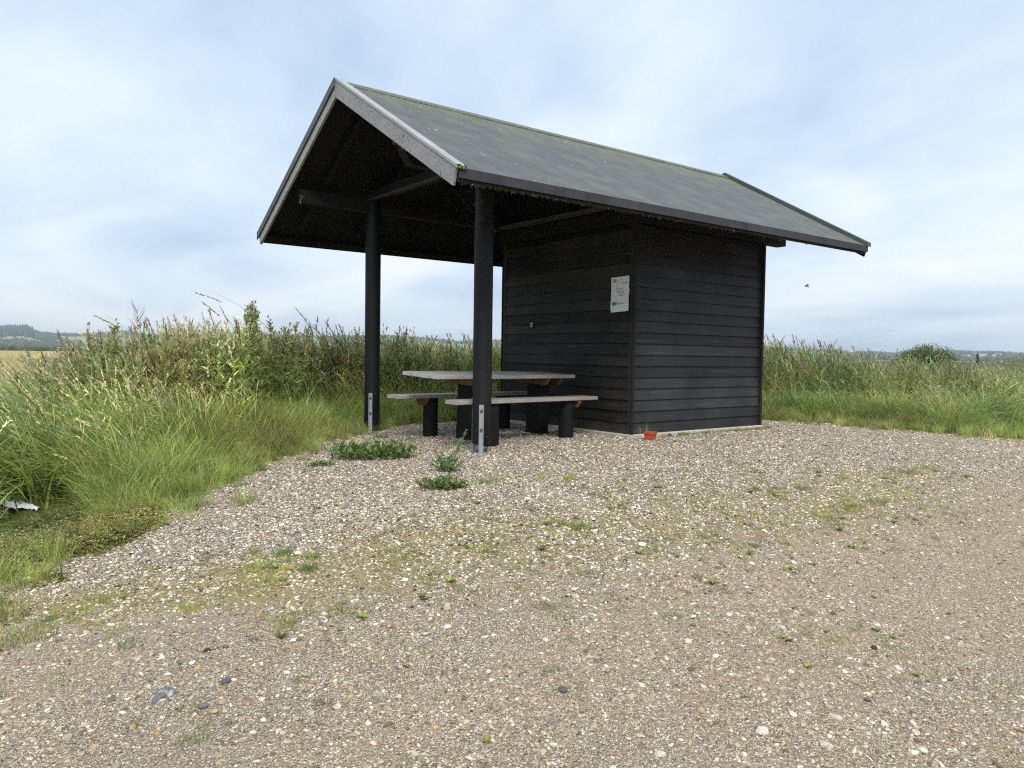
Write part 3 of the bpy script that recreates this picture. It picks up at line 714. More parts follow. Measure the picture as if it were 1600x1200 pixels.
# verge caps and bargeboards, both gable ends
for x0, x1, b0, b1, dark in ((0.0, 0.088, 0.006, 0.032, False), (L_-0.062, L_+0.012, L_-0.034, L_-0.008, True)):
    for s in (-1, 1):
        y0 = 0.0006; left_ = (s > 0 and not dark); cb_ = 0.080 if left_ else 0.020; ct_ = -0.036 if dark else -0.012; xo = -0.012 if left_ else 0.0
        x0_ = x0+xo; x1_ = 0.004 if left_ else x1
        hexa('verge_cap', [(x0_, s*y0, rz_(0, cb_)), (x1_, s*y0, rz_(0, cb_)), (x1_, s*(HW+0.02), rz_(HW+0.02, cb_)), (x0_, s*(HW+0.02), rz_(HW+0.02, cb_)),
                           (x0_, s*y0, rz_(0, ct_)), (x1_, s*y0, rz_(0, ct_)), (x1_, s*(HW+0.02), rz_(HW+0.02, ct_)), (x0_, s*(HW+0.02), rz_(HW+0.02, ct_))],
             M['verge_dark'] if (dark or left_) else M['verge'], roof, 0.003)
        if left_: slope_slab('verge_strip', s, 0.0045, x1, y0, HW+0.018, -0.010, 0.0195, M['verge'], roof)
        n = 16; V = []; F = []
        for i in range(n+1):
            t = i/n; y = 0.001 + (HW-0.005)*t
            jit = 0.0025*mnoise.noise(Vector((y*9, s*3, x0)))
            yb = min(y, HW-0.055)
            V += [(b0, s*y, rz_(y, 0.0205)), (b1, s*y, rz_(y, 0.0205)), (b1, s*yb, rz_(yb, 0.186)+jit), (b0, s*yb, rz_(yb, 0.186)+jit)]
        for i in range(n):
            for q in range(4): F.append((4*i+q, 4*i+(q+1) % 4, 4*i+4+(q+1) % 4, 4*i+4+q))
        F += [(0, 3, 2, 1), (4*n, 4*n+1, 4*n+2, 4*n+3)]
        o = mesh('bargeboard', V, F, M['barge'] if not dark else M['beam_y'], roof)
        bm = bmesh.new(); bm.from_mesh(o.data); bmesh.ops.recalc_face_normals(bm, faces=bm.faces); bm.to_mesh(o.data); bm.free()
# moss on the low end of the front cap
V = []; F = []
for i in range(26):
    c = np.array([random.uniform(0.004, 0.09), -(HW+0.019+random.uniform(0, 0.008)), rz_(HW+0.02, random.uniform(-0.014, 0.018))]); r = random.uniform(0.005, 0.011); o_ = len(V)
    for d in ((1, 0, 0), (-1, 0, 0), (0, 1, 0), (0, -1, 0), (0, 0, 1), (0, 0, -1)): V.append(c+np.array(d)*r*random.uniform(.6, 1.2))
    F += [(o_+a, o_+b, o_+c_) for a, b, c_ in ((0, 2, 4), (2, 1, 4), (1, 3, 4), (3, 0, 4), (2, 0, 5), (1, 2, 5), (3, 1, 5), (0, 3, 5))]
mo_ = mesh('moss', V, F, M['moss'], roof, True); mo_['label'] = 'green moss on the end of the verge cap'; mo_['kind'] = 'stuff'

# wall plates along the eaves, cut slanting at the front end; tie beams across
for s in (-1, 1):
    prism('wall_plate', [(0.10, 2.815), (0.20, 2.662), (XA+0.25, 2.662), (XA+0.25, 2.815)], 'Y', s*YC-0.06, s*YC+0.06, M['beam_x'], shelter, 0.003)
    box('cabin_plate', (XA-0.05, s*1.20-0.075, 2.487), (6.20, s*1.20+0.075, 2.640), M['beam_x'], shelter)
box('tie_beam', (XC-0.03, -1.24, 2.818), (XC+0.07, 1.24, 2.935), M['beam_y'], shelter)
box('tie_beam', (XC-0.10, -1.26, 2.822), (XC-0.032, 1.26, 2.91), M['beam_y'], shelter)
box('lit_strip', (XC-0.10, -1.20, 2.80), (XC-0.034, 1.20, 2.820), M['lit_strip'], shelter)  # added pale strip standing for the beam's lit underside
box('tie_beam', (XA-0.052, -1.30, 2.478), (XA+0.04, 1.30, 2.655), M['beam_y'], shelter)
box('lit_strip', (XA-0.19, -1.45, 2.662), (XA-0.054, 1.45, 2.70), M['lit_strip'], shelter)  # projecting board, its lit underside put into the pale colour
box('tie_beam', (XB-0.04, -1.27, 2.478), (XB+0.05, 1.27, 2.655), M['beam_y'], shelter)
# columns on paired steel legs
for s in (-1, 1):
    g = float(gh(XC, s*YC))
    top = 2.90
    c = cyl('column', (XC, s*YC, 0.0+0.01), RC, top-0.01, M['column'], shelter, 30, 0.012)
    for k, (ox, oy) in enumerate(((-0.085, -0.075), (-0.012, 0.113))):
        a = math.atan2(oy, ox); cx, cyy = XC+math.cos(a)*(RC+0.004), s*YC+math.sin(a)*(RC+0.004)
        if k == 0:
            # view-side leg: channel with turned edges
            a = math.atan2(-0.80, -0.60); cx, cyy = XC+math.cos(a)*(RC+0.003), s*YC+math.sin(a)*(RC+0.003)
        hgt = 0.585
        prof_ = [(-0.023, 0.0), (0.023, 0.0), (0.023, 0.024), (0.018, 0.024), (0.018, 0.006), (-0.018, 0.006), (-0.018, 0.024), (-0.023, 0.024)]
        V = []; n = len(prof_)
        for z in (g-0.10, 0.41 if k == 0 else 0.36):
            for p_, q_ in prof_: V.append((cx - math.sin(a)*p_ + math.cos(a)*q_, cyy + math.cos(a)*p_ + math.sin(a)*q_, z))
        F = [tuple(range(n)), tuple(range(2*n-1, n-1, -1))]+[(i, (i+1) % n, n+(i+1) % n, n+i) for i in range(n)]
        br = mesh('steel_leg', V, F, M['steel'], c)
        bm = bmesh.new(); bm.from_mesh(br.data); bmesh.ops.recalc_face_normals(bm, faces=bm.faces); bm.to_mesh(br.data); bm.free()
        if k == 0:
            for z in (0.35, 0.16):
                bx = cx+math.cos(a)*0.014; by = cyy+math.sin(a)*0.014
                V = []; F = []
                for l in (0, 1):
                    for i in range(6):
                        q = i*math.pi/3; p_ = 0.013*math.cos(q); h_ = 0.013*math.sin(q); dd = -0.008 + 0.018*l
                        V.append((bx-math.sin(a)*p_+math.cos(a)*dd, by+math.cos(a)*p_+math.sin(a)*dd, z+h_))
                F = [tuple(range(5, -1, -1)), tuple(range(6, 12))]+[(i, (i+1) % 6, 6+(i+1) % 6, 6+i) for i in range(6)]
                mesh('bolt', V, F, M['bolt'], c)

# cabin walls: every weatherboard its own piece, its lower edge lapping the board below
PITCH_B = 0.1338
def weatherboard(wall, fixed, u0, u1, z0, z1, axis, out, mat):
    n = 14; V = []; F = []; sd_ = random.uniform(0, 99); tilt = random.uniform(-0.0025, 0.0025)
    for i in range(n+1):
        t = i/n; u = u0+(u1-u0)*t
        lo = z0 - 0.012 + 0.0022*mnoise.noise(Vector((u*2.3, sd_, 0))) + tilt*(t-0.5)
        thick = 0.031 + 0.0025*mnoise.noise(Vector((u*1.7, sd_, 5)))
        for off, z in ((thick, lo), (0.009, z1), (0.0, z1), (0.0, lo)):
            V.append((u, fixed+out*off, z) if axis == 'X' else (fixed+out*off, u, z))
    for i in range(n):
        for q in range(4): F.append((4*i+q, 4*i+(q+1) % 4, 4*i+4+(q+1) % 4, 4*i+4+q))
    F += [(0, 1, 2, 3), (4*n+3, 4*n+2, 4*n+1, 4*n)]
    o = mesh('weatherboard', V, F, mat, wall)
    bm = bmesh.new(); bm.from_mesh(o.data); bmesh.ops.recalc_face_normals(bm, faces=bm.faces); bm.to_mesh(o.data); bm.free()
    return o
box('plinth', (XA-0.050, -CW-0.050, -0.16), (XB+0.03, CW+0.03, -0.003), M['concrete'], shelter, 0.008)
box('cabin_core', (XA+0.03, -CW+0.03, -0.003), (XB-0.03, CW-0.03, 2.47), M['ceiling'], shelter)
for nm, fixed, u0, u1, axis, out, mat in (('side_wall', -CW+0.028, XA+0.032, XB-0.032, 'X', -1, M['board_side']), ('front_wall', XA+0.028, -CW+0.032, CW-0.032, 'Y', -1, M['board_front']),
                                         ('side_wall', CW-0.028, XA+0.032, XB-0.032, 'X', 1, M['board_side']), ('rear_wall', XB-0.028, -CW+0.032, CW-0.032, 'Y', 1, M['board_front'])):
    wl = empty(nm, (0, 0, 0)); wl.parent = shelter
    for k in range(19):
        z0 = 0.012 + k*PITCH_B; z1 = min(z0+PITCH_B, 2.47)
        if z1-z0 < 0.03: continue
        weatherboard(wl, fixed, u0, u1, z0, z1, axis, out, mat)
# vertical corner trims, two to each outside corner
for x, sx in ((XA, -1), (XB, 1)):
    for y, sy in ((-CW, -1), (CW, 1)):
        box('corner_board', (min(x, x-sx*0.03), min(y+sy*0.014, y-sy*0.040), 0.0), (max(x, x-sx*0.03)-0.0, max(y+sy*0.014, y-sy*0.040), 2.474), M['trim'], shelter, 0.002)
        box('corner_board', (min(x-sx*0.032, x+sx*0.012), min(y+sy*0.016, y+sy*0.034), -0.004), (max(x-sx*0.032, x+sx*0.012), max(y+sy*0.016, y+sy*0.034), 2.474), M['beam_x'], shelter, 0.002)
# gable boarding above the tie beams of the cabin
for x in (XA+0.0, XB-0.02):
    gb = empty('gable_wall', (0, 0, 0)); gb.parent = shelter
    z = 2.70
    while z < 3.5:
        yh = (HR-0.10-(z+0.06))/SL
        if yh > 0.1: box('gable_board', (x, -yh, z+0.002), (x+0.022, yh, z+0.118), M['ceiling'], gb, 0.002)
        z += 0.12
# cream switch plate and weathered notice on the front wall
sp = box('switch_plate', (XA-0.014, 0.585, 1.295), (XA-0.0015, 0.632, 1.350), M['cream'], shelter, 0.003)
box('switch_rocker', (XA-0.019, 0.598, 1.308), (XA-0.0142, 0.619, 1.337), M['cleat_wood'], sp, 0.001)

# cobweb and dirt that hangs below the eave, the plate end and the column head
wb = Plant()
def hang(pts, L0, L1, wd):
    pts = np.array(pts); n = len(pts); wb.blades(pts, U(0, 6.28, n), U(2.4, 3.14, n), U(-.4, .4, n), U(L0, L1, n), U(wd*.5, wd*1.5, n), colmix([(0.16, 0.14, 0.11), (0.09, 0.08, 0.065), (0.24, 0.215, 0.18)], n), 3, U(0, 3, n), 0.4)
x = U(0.05, 5.2, 900)**1.0; x = x[R.random(900) < np.clip(1.15-x/4.5, 0.12, 1)]
hang(np.stack([x, -HW+0.02+U(0, 0.05, len(x)), np.full(len(x), HE-0.118)+U(-.004, .012, len(x))], -1), 0.008, 0.034, 0.008)
y = -U(0.7, 1.95, 240); hang(np.stack([U(0.034, 0.06, 240), y, np.array([rz_(q, 0.180) for q in y])], -1), 0.006, 0.03, 0.008)
y = -R.normal(1.22, 0.10, 160); hang(np.stack([U(0.05, 0.22, 160), y, np.array([rz_(q, 0.185) for q in y])-U(0, 0.02, 160)], -1), 0.012, 0.06, 0.010)
n = 170; a = U(0, 1, n); hang(np.stack([XC-0.02-0.55*a*U(.5, 1, n), -YC-0.10-0.32*U(0, 1, n)*a, 2.62-0.42*U(0, 1, n)], -1), 0.008, 0.022, 0.004)
n = 90; hang(np.stack([U(0.10, 0.2, n), YC+U(-.065, .065, n), U(2.67, 2.80, n)], -1), 0.01, 0.03, 0.006)
web = wb.obj('cobweb', M['leaf_own'], shelter); web['kind'] = 'stuff'; web['label'] = 'dusty cobweb and dirt hanging below the roof edge'

# notice
NY0, NY1, NZ0, NZ1 = -0.914, -1.212, 1.440, 1.856
NX = XA-0.0035
paper = empty('paper_notice', (NX, (NY0+NY1)/2, NZ0)); tag(paper, 'creased white paper notice with blue square pinned to the cabin wall', 'notice')
def pap(u, v):
    """u 0..1 across (left to right as read), v 0..1 upwards; creased sheet"""
    cr = 0.006*abs(math.sin(v*9.0+u*1.2))*(0.4+u) + 0.006*max(0, abs(u-0.5)-0.36)/0.14*random.random()
    return (-0.004-cr*0.8, (0.5-u)*(NY0-NY1)+0.004*math.sin(v*7), v*(NZ1-NZ0)+0.008*u)
pv_, pf_ = [], []; nu, nv = 10, 14; random.seed(3)
for lay in (0, 1):
    random.seed(3)
    for i in range(nu+1):
        for j in range(nv+1):
            q = pap(i/nu, j/nv); pv_.append((q[0]+0.0006*lay, q[1], q[2]))
st = (nu+1)*(nv+1)
for i in range(nu):
    for j in range(nv):
        a = i*(nv+1)+j; pf_.append((a, a+nv+1, a+nv+2, a+1)); pf_.append((st+a, st+a+1, st+a+nv+2, st+a+nv+1))
mesh('sheet', pv_, pf_, M['paper'], paper, True)
def mark(name, u0, u1, v0, v1, mat, nsub=4):
    V = []; F = []
    for i in range(nsub+1):
        u = u0+(u1-u0)*i/nsub
        for v in (v0, v1): V.append((-0.0155, (0.5-u)*(NY0-NY1)+0.004*math.sin(v*7), v*(NZ1-NZ0)+0.008*u))
    for i in range(nsub): F.append((2*i, 2*i+2, 2*i+3, 2*i+1))
    o = mesh(name, V, F, mat, paper)
    return o
# handwritten D L in the top corner
def strokes(name, segs, mat, wd=0.02):
    V = []; F = []
    for (u0, v0, u1, v1) in segs:
        d = np.array([u1-u0, (v1-v0)*1.4]); d = d/np.linalg.norm(d); nrm = np.array([-d[1], d[0]/1.4])*wd/2; o_ = len(V)
        for u, v in ((u0-nrm[0], v0-nrm[1]), (u1-nrm[0], v1-nrm[1]), (u1+nrm[0], v1+nrm[1]), (u0+nrm[0], v0+nrm[1])):
            V.append((-0.0158, (0.5-u)*(NY0-NY1)+0.004*math.sin(v*7), v*(NZ1-NZ0)+0.008*u))
        F.append((o_, o_+1, o_+2, o_+3))
    return mesh(name, V, F, mat, paper)
strokes('letter', [(0.13, 0.86, 0.13, 0.94), (0.13, 0.94, 0.20, 0.92), (0.20, 0.92, 0.21, 0.88), (0.21, 0.88, 0.13, 0.86)], M['ink'])
strokes('letter', [(0.26, 0.94, 0.26, 0.865), (0.26, 0.865, 0.33, 0.865)], M['ink'])
strokes('scribble', [(0.62, 0.79, 0.70, 0.80), (0.64, 0.805, 0.69, 0.785)], M['ink_light'])
strokes('scribble', [(0.79, 0.79, 0.82, 0.83), (0.82, 0.83, 0.86, 0.79), (0.80, 0.805, 0.85, 0.81)], M['ink'])
for k, (u0, u1, v) in enumerate(((0.30, 0.70, 0.655), (0.22, 0.62, 0.62), (0.42, 0.72, 0.565), (0.28, 0.70, 0.532), (0.40, 0.84, 0.48), (0.46, 0.72, 0.45), (0.12, 0.22, 0.465))):
    # broken dashes: the words are worn away
    u = u0
    while u < u1:
        l = random.uniform(0.03, 0.09); mark('text_line', u, min(u+l, u1), v, v+0.012, M['ink_light'], 1); u += l+random.uniform(0.012, 0.03)
mark('blue_square', 0.10, 0.30, 0.19, 0.285, M['ink_blue'])
for v, a, b in ((0.25, 0.33, 0.62), (0.215, 0.33, 0.78)):
    u = a
    while u < b:
        l = random.uniform(0.04, 0.10); mark('text_line', u, min(u+l, b), v, v+0.016, M['ink_paleblue'], 1); u += l+0.018
random.seed(21)

# ------------------------------------------------------------------ picnic table and benches
TX, TY, TTH = 1.890, -0.282, 0.045
def plank_set(parent, x0, x1, y0, y1, z0, z1, n, mat, gap=0.007):
    wd = (y1-y0-gap*(n-1))/n
    for k in range(n):
        a = y0+k*(wd+gap); nn = 10; V = []; F = []; sd_ = random.uniform(0, 99); e0 = random.uniform(-0.012, 0.012); e1 = random.uniform(-0.012, 0.012)
        for i in range(nn+1):
            u = x0+e0+(x1+e1-x0-e0)*i/nn; dz = 0.004*mnoise.noise(Vector((u*0.9, sd_, 0))); dy_ = 0.003*mnoise.noise(Vector((u*1.1, sd_, 7)))
            c = 0.006
            for yy, zz in ((a+dy_+c, z0+dz), (a+wd+dy_-c, z0+dz), (a+wd+dy_, z0+dz+c), (a+wd+dy_, z1+dz-c), (a+wd+dy_-c, z1+dz), (a+dy_+c, z1+dz), (a+dy_, z1+dz-c), (a+dy_, z0+dz+c)): V.append((u, yy, zz))
        for i in range(nn):
            for q in range(8): F.append((8*i+q, 8*i+(q+1) % 8, 8*i+8+(q+1) % 8, 8*i+8+q))
        F += [tuple(range(7, -1, -1)), tuple(range(8*nn, 8*nn+8))]
        o = mesh('plank', V, F, mat, parent)
        bm = bmesh.new(); bm.from_mesh(o.data); bmesh.ops.recalc_face_normals(bm, faces=bm.faces); bm.to_mesh(o.data); bm.free()
def cleat(parent, x, th, hw, z1, dep, mat):
    prism('cleat', [(-hw, z1), (hw, z1), (hw, z1-dep*0.30), (hw-dep*0.55, z1-dep), (-hw+dep*0.55, z1-dep), (-hw, z1-dep*0.30)], 'X', x-th/2, x+th/2, mat, parent, 0.004)
gz0 = float(gh(TX, TY))
table = empty('picnic_table', (TX, TY, gz0), TTH); table.rotation_euler = (0.042, 0.004, TTH); tag(table, 'weathered plank picnic table on two square black posts under the roof', 'table')
ZT = 0.699-gz0
plank_set(table, -1.048, 0.955, -0.345, 0.345, ZT-0.042, ZT, 4, M['table_wood'])
for x in (-0.38, 0.68):
    cleat(table, x-0.105, 0.05, 0.29, ZT-0.043, 0.085, M['cleat_wood']); cleat(table, x+0.105, 0.05, 0.29, ZT-0.043, 0.085, M['cleat_wood'])
    hexa('leg', [(x-0.075, -0.13, -0.12), (x+0.075, -0.13, -0.12), (x+0.075, 0.13, -0.12), (x-0.075, 0.13, -0.12),
                 (x-0.075, -0.13, ZT-0.046), (x+0.075, -0.13, ZT-0.046), (x+0.075, 0.13, ZT-0.046), (x-0.075, 0.13, ZT-0.046)], M['post'], table, 0.008)
ct, stn = math.cos(TTH), math.sin(TTH)
for s, lab in ((-1, 'near weathered bench on round black posts in front of the picnic table'), (1, 'far weathered bench on round black posts behind the picnic table')):
    oy = s*0.58; bxp, byp = TX-stn*oy, TY+ct*oy; g = float(gh(bxp, byp))
    bench = empty('bench', (bxp, byp, g), TTH); tag(bench, lab, 'bench', 'benches of the picnic set')
    ZB = 0.436-g
    plank_set(bench, -1.005, 1.005, -0.130, 0.130, ZB-0.042, ZB, 2, M['bench_wood'], 0.006)
    for x in (-0.50, 0.62):
        cleat(bench, x+(0.115 if x > 0 else -0.115), 0.045, 0.115, ZB-0.043, 0.085, M['cleat_wood'])
        cyl('leg', (x, 0, -0.12), 0.088, ZB-0.044+0.12, M['post'], bench, 24, 0.02, 0.006, 5)

# ------------------------------------------------------------------ small things
# red pot by the corner of the cabin
p0 = G(1016, 687)
pot = empty('flower_pot', tuple(p0), 0.35); tag(pot, 'small square red clay pot on the gravel beside the cabin corner', 'pot')
def ringbox(name, w0, w1, z0, z1, th, mat, parent):
    V = []; F = []
    for wv, z in ((w0, z0), (w1, z1), (w1-th, z1), (w0-th, z0+0.01)):
        for sx, sy in ((-1, -1), (1, -1), (1, 1), (-1, 1)): V.append((sx*wv, sy*wv, z))
    for k in range(3):
        for i in range(4): F.append((4*k+i, 4*k+(i+1) % 4, 4*k+4+(i+1) % 4, 4*k+4+i))
    F += [(3, 2, 1, 0), (12, 13, 14, 15)]
    o = mesh(name, V, F, mat, parent); bevel_mesh(o, 0.003); return o
ringbox('pot_body', 0.045, 0.054, -0.01, 0.062, 0.006, M['red'], pot)
ringbox('pot_rim', 0.059, 0.061, 0.060, 0.094, 0.007, M['red'], pot)
box('soil', (-0.050, -0.050, 0.03), (0.050, 0.050, 0.078), M['soil'], pot)
pl = Plant(); n = 16; pl.blades(disc(n, 0.09)+[-0.02, 0.13, -0.08], U(0, 6.28, n), U(0, .5, n), U(0, .6, n), U(0.12, 0.24, n), 0.003, colmix(BROWN+STRAW, n), 4)
o = pl.obj('dry_weed', M['leaf_own'], None, (p0[0], p0[1], p0[2]+0.078)); tag(o, 'thin dry weed behind the red pot', 'weed')

# white litter caught in the grass
lp = G(33, 806)
V = []; F = []; nu, nv = 22, 9; random.seed(5)
dR = np.array([RT[0], RT[1], 0]); dR /= np.linalg.norm(dR); dF = np.array([FW[0], FW[1], 0]); dF /= np.linalg.norm(dF)
for lay in (0, 1):
    for i in range(nu+1):
        for j in range(nv+1):
            u = i/nu; v = j/nv-0.5
            wd = 0.085*(0.5+0.9*math.sin(min(1, u*1.25+0.12)*math.pi)**0.8)
            q = dR*((u-0.5)*0.30) + dF*(v*wd*1.5)
            z = 0.115 - 0.055*u + (0.25-v*v)*0.13*(1-0.55*u) + 0.020*mnoise.noise(Vector((u*7, v*5, 1)))+0.010*mnoise.noise(Vector((u*15, v*13, 4))) - lay*0.003
            V.append((q[0], q[1], z))
st = (nu+1)*(nv+1)
for i in range(nu):
    for j in range(nv):
        a = i*(nv+1)+j; F += [(a, a+nv+1, a+nv+2, a+1), (st+a, st+a+1, st+a+nv+2, st+a+nv+1)]
o = mesh('plastic_bag', V, F, M['plastic_white'], None, True, tuple(lp)); tag(o, 'crumpled white plastic bag lying in the grass edge', 'litter')

# single stones in the foreground
def stone(px, py, size, flat, col, label, seed, ang=1.0):
    q = G(px, py); bm = bmesh.new(); bmesh.ops.create_icosphere(bm, subdivisions=2 if ang < 1.4 else 3, radius=0.5)
    rot = Matrix.Rotation(seed*1.3, 4, 'Z')
    for v in bm.verts:
        n_ = mnoise.noise(v.co*1.7+Vector((seed, 0, 0)))*0.42*ang + mnoise.noise(v.co*3.9+Vector((0, seed, 0)))*0.20*ang
        v.co *= (1+n_); v.co.z = max(v.co.z, -0.25)*flat; v.co.x *= 1.15
    bmesh.ops.transform(bm, matrix=rot, verts=bm.verts); bmesh.ops.scale(bm, vec=(size*(1.0 if ang > 1.4 else 0.78),)*3, verts=bm.verts)
    me = bpy.data.meshes.new('stone'); bm.to_mesh(me); bm.free(); me.materials.append(M['stone'])
    a = me.attributes.new('tint', 'FLOAT_COLOR', 'POINT'); cols = []
    for v in me.vertices:
        k = 1.0
        if len(col) > 3: k = col[3] if mnoise.noise(v.co*(2.6/size)+Vector((seed, 3, 3))) > 0.12 else 1.0
        cols += [min(1, col[0]*k), min(1, col[1]*k), min(1, col[2]*k), 1]
    a.data.foreach_set('color', cols)
    o = link(bpy.data.objects.new('stone', me)); o.location = (q[0], q[1], q[2]+size*flat*0.10); tag(o, label, 'stone', 'larger stones on the trodden gravel')
    return o
stone(256, 1090, 0.072, 0.80, (0.15, 0.15, 0.15, 2.6), 'mottled grey and white lumpy rock, largest in the foreground gravel', 3, 1.5)
stone(353, 1064, 0.052, 0.45, (0.10, 0.105, 0.115), 'flat slate grey stone right of and above the mottled rock', 8, 0.6)
stone(317, 1104, 0.042, 0.75, (0.14, 0.15, 0.16), 'rounded blue grey stone just below right of mottled rock', 12, 0.5)
stone(324, 1017, 0.042, 0.55, (0.03, 0.03, 0.032), 'flat black stone above the mottled rock', 15, 0.8)
stone(309, 1045, 0.032, 0.7, (0.50, 0.33, 0.12), 'small ochre yellow pebble between mottled rock and black stone', 17, 0.5)
stone(335, 1112, 0.036, 0.5, (0.46, 0.33, 0.19), 'flat tan stone below the rounded blue grey stone', 19, 0.5)
stone(263, 1054, 0.040, 0.5, (0.60, 0.58, 0.53), 'flat whitish stone above the mottled rock', 22, 0.7)
stone(1221, 982, 0.050, 0.6, (0.50, 0.47, 0.42), 'pale white angular stone by the green weeds right of centre', 25, 1.2)
stone(1192, 1145, 0.062, 0.6, (0.60, 0.57, 0.50), 'long cream coloured stone in the lower foreground', 27, 1.2)
stone(1293, 1168, 0.055, 0.7, (0.50, 0.47, 0.42), 'white knobbly stone near the bottom edge', 31, 1.3)
stone(1306, 1122, 0.052, 0.6, (0.50, 0.47, 0.42), 'broad white stone above the knobbly white one', 35, 1.0)
stone(1211, 1023, 0.045, 0.6, (0.27, 0.17, 0.12), 'brown flat stone among the weeds right of centre', 37, 0.8)
stone(1366, 1012, 0.040, 0.6, (0.05, 0.055, 0.06), 'dark stone beside the right patch of green weeds', 39, 1.0)
stone(1030, 1180, 0.050, 0.65, (0.52, 0.49, 0.42), 'cream pebble at the bottom edge', 43, 0.7)
stone(879, 1078, 0.050, 0.55, (0.10, 0.10, 0.105), 'dark grey stone low in the middle foreground', 47, 0.8)
stone(700, 980, 0.045, 0.6, (0.60, 0.58, 0.55), 'white stone alone in the left middle of trodden gravel', 51, 0.8)

# bird
bp = at_depth(1260, 447, 26.0)
bird = empty('bird', tuple(bp), YAW+0.3); tag(bird, 'small dark bird flying in the sky to the right of the cabin', 'bird')
V = []; F = []; S_ = [(-0.10, 0.004), (-0.06, 0.016), (0.0, 0.024), (0.05, 0.020), (0.085, 0.010), (0.10, 0.002)]
for q, r in S_:
    for i in range(8): V.append((r*math.cos(i*math.pi/4)*0.9, -q, r*math.sin(i*math.pi/4)))
for k in range(len(S_)-1):
    for i in range(8): F.append((8*k+i, 8*k+(i+1) % 8, 8*k+8+(i+1) % 8, 8*k+8+i))
F += [tuple(range(7, -1, -1)), tuple(range(40, 48))]
mesh('body', V, F, M['bird'], bird, True)
def wing(tip):
    prof_ = [np.array((0, 0.05, 0.01)), np.array((0, -0.02, 0.01)), np.array(tip)*0.5+(0, -0.03, 0.03), np.array(tip), np.array(tip)*0.5+(0, 0.035, 0.03)]
    V = [tuple(q) for q in prof_]+[tuple(q+(0.002, 0, 0.004)) for q in prof_]; n = 5
    mesh('wing', V, [tuple(range(n)), tuple(range(2*n-1, n-1, -1))]+[(i, (i+1) % n, n+(i+1) % n, n+i) for i in range(n)], M['bird'], bird)
wing((0.02, -0.16, 0.08)); wing((-0.10, -0.05, -0.06))

# ------------------------------------------------------------------ weeds and plants that stand alone
def weed_patch(px0, px1, py, n, hgt, name, label, pal, size=(0.02, 0.04), upright=0.0, cat='weed', flower=None, dry=0):
    a, b = G(px0, py), G(px1, py); c = (a+b)/2; w2 = np.linalg.norm(b-a)/2
    ax_ = (b-a)/(np.linalg.norm(b-a)+1e-9)
    root = empty(name, tuple(c)); tag(root, label, cat)
    p = Plant(); ns = max(14, n//6)
    q = disc(ns, 1.0); base = q[:, :1]*ax_*w2*0.85 + q[:, 1:2]*np.array([-ax_[1], ax_[0], 0])*w2*0.42
    base[:, 2] = gh(base[:, 0]+c[0], base[:, 1]+c[1])-c[2]
    az = U(0, 6.28, ns); th0 = U(0.2, 1.2, ns)*(1-upright)+0.1; dth = U(0.0, 0.8, ns)*(1-upright); L = U(0.6, 1.3, ns)*hgt
    p.blades(base, az, th0, dth, L, 0.004, colmix(pal, ns)*0.8, 4)
    kk = 14; t = U(0.1, 1, (ns, kk)); pts = p.along(base, az, th0, dth, L, t).reshape(-1, 3); m_ = ns*kk
    p.blades(pts, U(0, 6.28, m_), U(0.3, 1.4, m_), U(-0.2, 0.7, m_), U(*size, m_), U(size[0]*0.35, size[1]*0.45, m_), colmix(pal, m_, 0.22), 3, U(-.6, .6, m_), 0.6)
    if dry:
        p.blades(disc(dry, w2*0.5)+[0, 0, 0.02], U(0, 6.28, dry), U(0.3, 1.1, dry), U(0.3, 0.9, dry), U(0.10, 0.2, dry), 0.004, colmix(STRAW, dry), 4)
    p.obj('foliage', M['leaf_own'], root)
    if flower is not None:
        fp = Plant(); f = G(*flower)-c+np.array([0, 0, hgt*1.0]); k = 5
        fp.blades(np.tile(f, (k, 1)), np.arange(k)*2*math.pi/k, 1.2, 0.2, 0.020, 0.018, (0.75, 0.60, 0.02), 2, None, 0.7)
        fp.blades([f-np.array([0, 0, hgt])], 0, 0, 0.02, hgt, 0.003, (0.08, 0.12, 0.03), 3)
        fp.obj('yellow_flower', M['leaf_own'], root)
    return root
DARKGR = [(0.12, 0.195, 0.052), (0.155, 0.235, 0.065), (0.13, 0.185, 0.07)]
SILVER = [(0.22, 0.29, 0.17), (0.17, 0.25, 0.13), (0.27, 0.34, 0.22)]
weed_patch(505, 655, 716, 1100, 0.15, 'creeping_cinquefoil', 'wide creeping green weed with one yellow flower on the pale gravel', DARKGR, (0.028, 0.055), 0.35, flower=(606, 712))
weed_patch(476, 524, 727, 160, 0.06, 'creeping_weed', 'small dark weed at the left foot of the wide creeping one', DARKGR, (0.018, 0.03))
mug = G(698, 736)
root = empty('mugwort', tuple(mug)); tag(root, 'silvery green feathery upright weed leaning right in front of the column', 'weed')
p = Plant()
def mug_stem(bx, L, az, th0, dth, nl):
    base = np.array([bx]); a_, t0_, d_, l_ = [np.array([q]) for q in (az, th0, dth, L)]
    p.blades(base, a_, t0_, d_, l_, 0.006, (0.12, 0.13, 0.07), 6)
    t = U(0.08, 1, (1, nl)); pts = p.along(base, a_, t0_, d_, l_, t).reshape(-1, 3); tl = t.reshape(-1)
    p.blades(pts, U(0, 6.28, nl), U(0.3, 1.3, nl), U(-.3, .5, nl), U(0.025, 0.05, nl)*(1.25-0.7*tl), U(0.006, 0.012, nl), colmix(SILVER+DARKGR[:1], nl), 3, U(-.8, .8, nl), 0.6)
azr = math.atan2(RT[1], RT[0])
mug_stem((0, 0, 0), 0.40, azr, 0.55, -0.25, 170); mug_stem((0.01, 0.02, 0), 0.30, azr+0.3, 0.5, -0.2, 110); mug_stem((-0.02, 0.0, 0), 0.20, azr+2.9, 0.4, 0.2, 90)
